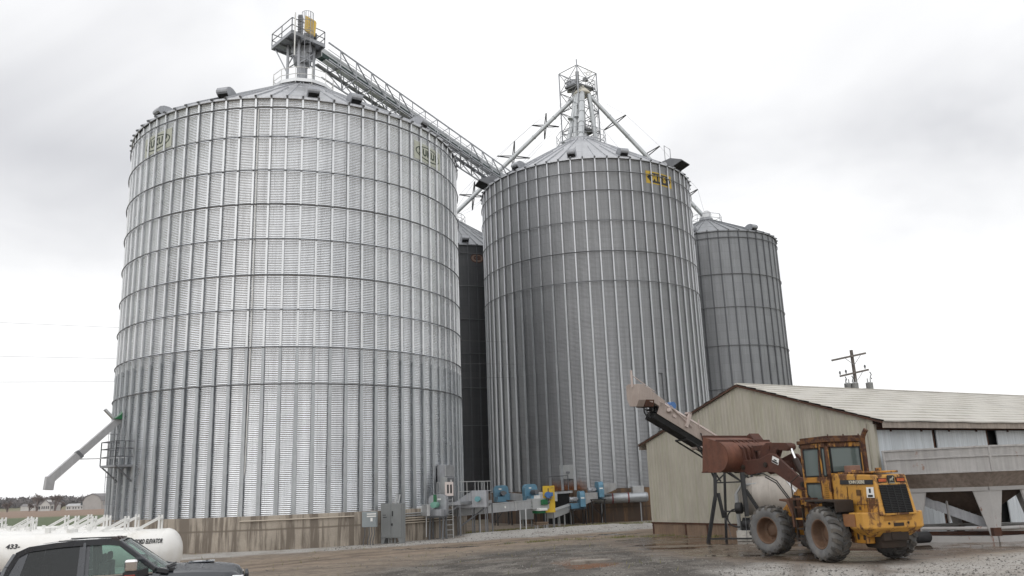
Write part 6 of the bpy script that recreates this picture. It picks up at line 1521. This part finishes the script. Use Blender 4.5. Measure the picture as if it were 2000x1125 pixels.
grd = np_obj('ground', V, Fq, ground_mat(), None, True); tag(grd, 'gravel, dirt and wet concrete of the yard with fields beyond', 'ground', kind='structure')
trk = rut*(.35+.9*fbm(XX*.7, YY*.7, 3, 61))
for o in (-1.05, 1.05):
    trk = np.maximum(trk, np.exp(-(seg_dist(XX+(fbm(XX*.6, YY*.6, 2, 71)-.5)*.5, YY, [(9.0+o, 25.2), (8.2+o, 22.5), (6.0+o, 19.5), (3+o, 17)])/.27)**2)*.8)
    trk = np.maximum(trk, np.exp(-(seg_dist(XX+(fbm(XX*.6, YY*.6, 2, 73)-.5)*.6, YY+o, [(12, 30.0), (6, 31.2), (0, 33.0), (-6, 34.5), (-14, 33)])/.30)**2)*.65)
trk = np.clip(trk, 0, 1)*near; pud = pad*sst((fbm(XX*.33, YY*.75, 4, 83)-.52)/.07); pud = np.maximum(pud, dirt*sst((fbm(XX*.4, YY*1.1, 4, 87)-.66)/.05))
for nm, ch in (('zone_a', (gl, dirt, pad, dark)), ('zone_b', (grass, pit, fieldg, fieldb)), ('zone_c', (trk, pud, 0*pud, 0*pud))):
    at_ = grd.data.attributes.new(nm, 'FLOAT_COLOR', 'POINT'); at_.data.foreach_set('color', np.clip(np.stack(ch, -1), 0, 1).astype(np.float32).ravel())
# height lookup for scattered things
def ground_z(x, y):
    ix = np.clip(np.searchsorted(GX, x)-1, 0, len(GX)-2); iy = np.clip(np.searchsorted(GY, y)-1, 0, len(GY)-2)
    fx = (x-GX[ix])/(GX[ix+1]-GX[ix]); fy = (y-GY[iy])/(GY[iy+1]-GY[iy])
    return (ZZ[iy,ix]*(1-fx)+ZZ[iy,ix+1]*fx)*(1-fy)+(ZZ[iy+1,ix]*(1-fx)+ZZ[iy+1,ix+1]*fx)*fy
def tri_obj(name, V, T, m):
    me = bpy.data.meshes.new(name); k = len(T)
    me.vertices.add(len(V)); me.vertices.foreach_set('co', V.astype(np.float32).ravel()); me.loops.add(k*3); me.loops.foreach_set('vertex_index', T.astype(np.int32).ravel())
    me.polygons.add(k); me.polygons.foreach_set('loop_start', np.arange(0, k*3, 3, dtype=np.int32)); me.polygons.foreach_set('loop_total', np.full(k, 3, np.int32)); me.materials.append(m); me.update(calc_edges=True)
    o = bpy.data.objects.new(name, me); COL.objects.link(o); return o
# loose stones over the gravel and the rough dark ground
N = 60000
px = RNG.uniform(-10, 22, N); py = 20+38*RNG.random(N)**1.7
a, b_, c_, d_, e_, f_ = zones(px, py); keep = RNG.random(N) < np.clip(.9*a+.45*d_+.08, 0, 1)*(1-.96*c_)*(1-.8*b_); px, py = px[keep], py[keep]; n = len(px)
sz = (.009+.03*RNG.random(n)**4)*(1+.003*(py-20)); pz = ground_z(px, py)
octv = np.array([(1,0,0), (-1,0,0), (0,1,0), (0,-1,0), (0,0,1), (0,0,-1)], float); octf = np.array([(0,2,4), (2,1,4), (1,3,4), (3,0,4), (2,0,5), (1,2,5), (3,1,5), (0,3,5)])
V = octv[None]*RNG.uniform(.6, 1.3, (n, 6, 1)); V[:, :, 2] *= .65; ang = RNG.uniform(0, 6.28, n); ca, sa = np.cos(ang), np.sin(ang)
V = np.stack([V[:,:,0]*ca[:,None]-V[:,:,1]*sa[:,None], V[:,:,0]*sa[:,None]+V[:,:,1]*ca[:,None], V[:,:,2]], -1)*sz[:,None,None]+np.stack([px, py, pz+sz*.25], -1)[:,None]
T = (octf[None]+6*np.arange(n)[:,None,None]).reshape(-1, 3)
def stone_mat():
    m, t, p = newmat('loose stone'); g = t.new('ShaderNodeNewGeometry'); r = g.outputs['Random Per Island']
    col = t.mix(t.ramp(r, 0, 1), (.09,.084,.077), (.31,.295,.27)); t.put(p.inputs['Base Color'], col); p.inputs['Roughness'].default_value = .9; return m
tag(tri_obj('loose_stones', V.reshape(-1, 3), T, stone_mat()), 'loose grey stones scattered over the yard', 'gravel', kind='stuff')
# grass tufts on the verges
N = 60000
px = RNG.uniform(-6, 14, N); py = RNG.uniform(40, 64, N); g = zones(px, py)[4]; keep = RNG.random(N) < g; px, py = px[keep], py[keep]
ex = RNG.uniform(-19, 9, 1800); ey = RNG.uniform(22, 46, 1800); gg = fbm(ex*.7, ey*.7, 3, 55); kk = (gg > .60) & (zones(ex, ey)[2] < .1) & (ex < 4.5) ; px = np.concatenate([px, ex[kk]]); py = np.concatenate([py, ey[kk]]); n = len(px)
pz = ground_z(px, py); h = RNG.uniform(.05, .17, n); an = RNG.uniform(0, 6.28, n); ln = RNG.uniform(-.6, .6, (n, 2))*h[:,None]; w = .012
V = np.zeros((n, 3, 3)); V[:,0] = np.stack([px-w*np.cos(an), py-w*np.sin(an), pz-.01], -1); V[:,1] = np.stack([px+w*np.cos(an), py+w*np.sin(an), pz-.01], -1); V[:,2] = np.stack([px+ln[:,0], py+ln[:,1], pz+h], -1)
def grass_mat():
    m, t, p = newmat('grass blades'); r = t.new('ShaderNodeNewGeometry').outputs['Random Per Island']
    t.put(p.inputs['Base Color'], t.mix(r, (.075,.105,.02), (.27,.235,.085))); p.inputs['Roughness'].default_value = .8; return m
tag(tri_obj('grass', V.reshape(-1, 3), np.arange(3*n).reshape(-1, 3), grass_mat()), 'short patchy grass along the gravel edges', 'grass', kind='stuff')
# pale slab and clods by the shallow pit
sl_ = thing('concrete_slab', (2.25, 29.3, -.10), rad(8), 'pale flat broken concrete slab half buried beside the brown pit', 'slab')
b = MB(); b.prism([(-.7,-.12), (-.3,-.3), (.4,-.22), (.75,-.02), (.5,.2), (-.1,.3), (-.5,.18)], (0,0,-.1), (1,0,0), (0,1,0), (0,0,.22)); b.build('slab', mat('old slab', (.25,.225,.195), .9, 0, .15, 3, dirt=.3), sl_, bevel=.03, seg=2)
# farm road strip behind the tanks
b = MB(); b.box(-300, -12, 84, 89, -.24, -.19); tag(b.build('farm_road', mat('farm road', (.27,.26,.25), .9, 0, .1, .2)), 'pale narrow road between the yard and the green field', 'road', kind='structure')
# wooded skyline beyond the fields
N = 2600
ph = RNG.uniform(rad(-40), rad(-20), N); dd = RNG.choice([720, 900, 1150, 1500], N)+RNG.uniform(-40, 40, N); px = dd*np.sin(ph); py = dd*np.cos(ph)
keep = fbm(px/110, py/110, 3, 91) > np.where(dd < 1000, .52, .36); px, py, dd = px[keep], py[keep], dd[keep]; n = len(px); pz = ground_z(px, py)
h = RNG.uniform(3.2, 6.5, n)*(.8+dd/3000); K = 22
u = RNG.normal(size=(n, K, 3)); u /= np.linalg.norm(u, axis=-1, keepdims=True); u *= RNG.uniform(.35, 1.05, (n, K, 1)); cen = u*h[:,None,None]*np.array([.75,.75,.52])+np.stack([px, py, pz+h*.52], -1)[:,None]
tri = RNG.normal(size=(n, K, 3, 3))*(h[:,None,None,None]*.17); V = (cen[:,:,None]+tri).reshape(-1, 3)
tag(tri_obj('far_wood', V, np.arange(len(V)).reshape(-1, 3), mat('bare woodland', (.135,.12,.118), .95, 0, .25, .02)), 'bare grey woodland on the hills along the skyline', 'woodland', kind='stuff')
fz_s = None

# ------------------------------------------------------------------ sky and light
w = bpy.data.worlds.new('World'); SC.world = w; w.use_nodes = True; t = NT(w); t.n.clear()
out = t.new('ShaderNodeOutputWorld'); tc = t.new('ShaderNodeTexCoord'); v = tc.outputs['Generated']
sep = t.new('ShaderNodeSeparateXYZ'); t.put(sep.inputs[0], v); z = t.math('MAXIMUM', sep.outputs[2], 0.0); dz = t.math('ADD', z, .22)
cx = t.new('ShaderNodeCombineXYZ'); t.put(cx.inputs[0], t.math('DIVIDE', sep.outputs[0], dz)); t.put(cx.inputs[1], t.math('DIVIDE', sep.outputs[1], dz)); t.put(cx.inputs[2], 3.7)
n1 = t.noise(cx.outputs[0], 1.0, 5, .52, .6); n2 = t.noise(cx.outputs[0], .55, 3, .5, .3)
cl = t.math('ADD', t.math('MULTIPLY', n1, .55), t.math('MULTIPLY', n2, .45))
cl = t.ramp(cl, .42, .64); hz_ = t.ramp(z, .06, .36, 0, 1)
amt = t.math('MULTIPLY', cl, hz_)
col = t.mix(amt, (1.03,1.03,1.03), (.60,.605,.63))
gd = t.new('ShaderNodeVectorMath', operation='DOT_PRODUCT'); t.put(gd.inputs[0], v); SUN_EL, SUN_AZ = rad(48), rad(-155)
gd.inputs[1].default_value = (math.sin(SUN_AZ)*math.cos(SUN_EL), math.cos(SUN_AZ)*math.cos(SUN_EL), math.sin(SUN_EL))
gain = t.math('ADD', t.ramp(z, .45, 1.0, 1.0, SKY_ZENITH), t.math('MULTIPLY', t.math('POWER', t.math('MAXIMUM', gd.outputs['Value'], 0.0), 1.1), SKY_GLOW))   # brighter cloud where the veiled sun stands
cc = t.new('ShaderNodeVectorMath', operation='SCALE'); t.put(cc.inputs[0], col); t.put(cc.inputs[3], gain)
bg = t.new('ShaderNodeBackground'); t.put(bg.inputs[0], cc.outputs[0]); bg.inputs[1].default_value = SKY_GAIN
sk = t.new('ShaderNodeTexSky', sky_type='NISHITA'); sk.sun_disc = False; sk.sun_elevation = SUN_EL; sk.sun_rotation = SUN_AZ; sk.air_density = 1.5; sk.dust_density = 4
bg2 = t.new('ShaderNodeBackground'); t.put(bg2.inputs[0], sk.outputs[0]); bg2.inputs[1].default_value = .1
mx = t.new('ShaderNodeMixShader'); mx.inputs[0].default_value = .94; t.l.new(bg2.outputs[0], mx.inputs[1]); t.l.new(bg.outputs[0], mx.inputs[2]); t.l.new(mx.outputs[0], out.inputs[0])
sd_ = Vector((math.sin(SUN_AZ)*math.cos(SUN_EL), math.cos(SUN_AZ)*math.cos(SUN_EL), math.sin(SUN_EL)))
lt = bpy.data.lights.new('sun', 'SUN'); lt.energy = SUN_E; lt.angle = rad(85); lt.color = (1, .985, .96)
lo = bpy.data.objects.new('sun', lt); COL.objects.link(lo); lo.location = (-20, -20, 60); lo.rotation_euler = sd_.to_track_quat('Z', 'Y').to_euler()

# ------------------------------------------------------------------ the damp air that pales the far fields and woods
hm = bpy.data.materials.new('damp air'); hm.use_nodes = True; ht = NT(hm); ht.n.clear(); ho = ht.new('ShaderNodeOutputMaterial'); pv = ht.new('ShaderNodeVolumePrincipled')
pv.inputs['Color'].default_value = (.93,.95,1,1); pv.inputs['Density'].default_value = HAZE; pv.inputs['Anisotropy'].default_value = .0; ht.l.new(pv.outputs[0], ho.inputs['Volume'])
if HAZE > 0:
    b = MB(); b.box(-1800, 1800, -1800, 1800, -2.0, 62); tag(b.build('haze', hm), 'thin damp haze over the yard and fields', 'haze', kind='stuff')
# ------------------------------------------------------------------ camera
cam = bpy.data.cameras.new('camera'); co = bpy.data.objects.new('camera', cam); COL.objects.link(co)
cam.sensor_width = 36; cam.lens = 29.34; cam.clip_end = 8000; cam.clip_start = .2
th, rho = rad(13.553), math.asin(255/6761.8)
Fw = Vector((0, math.cos(th), math.sin(th))); U0 = Vector((0, -math.sin(th), math.cos(th))); R0 = Vector((1,0,0))
Rr = R0*math.cos(rho)-U0*math.sin(rho); Uu = R0*math.sin(rho)+U0*math.cos(rho)
co.matrix_world = Matrix(((Rr.x,Uu.x,-Fw.x,0), (Rr.y,Uu.y,-Fw.y,0), (Rr.z,Uu.z,-Fw.z,2.4), (0,0,0,1)))
SC.camera = co
vs_ = SC.view_settings; vs_.view_transform = 'Standard'; vs_.look = 'None'; vs_.exposure = EXPOSURE; vs_.gamma = 1
SC.render.resolution_x, SC.render.resolution_y = 1024, 576
SC.cycles.max_bounces = 8; SC.cycles.use_denoising = True
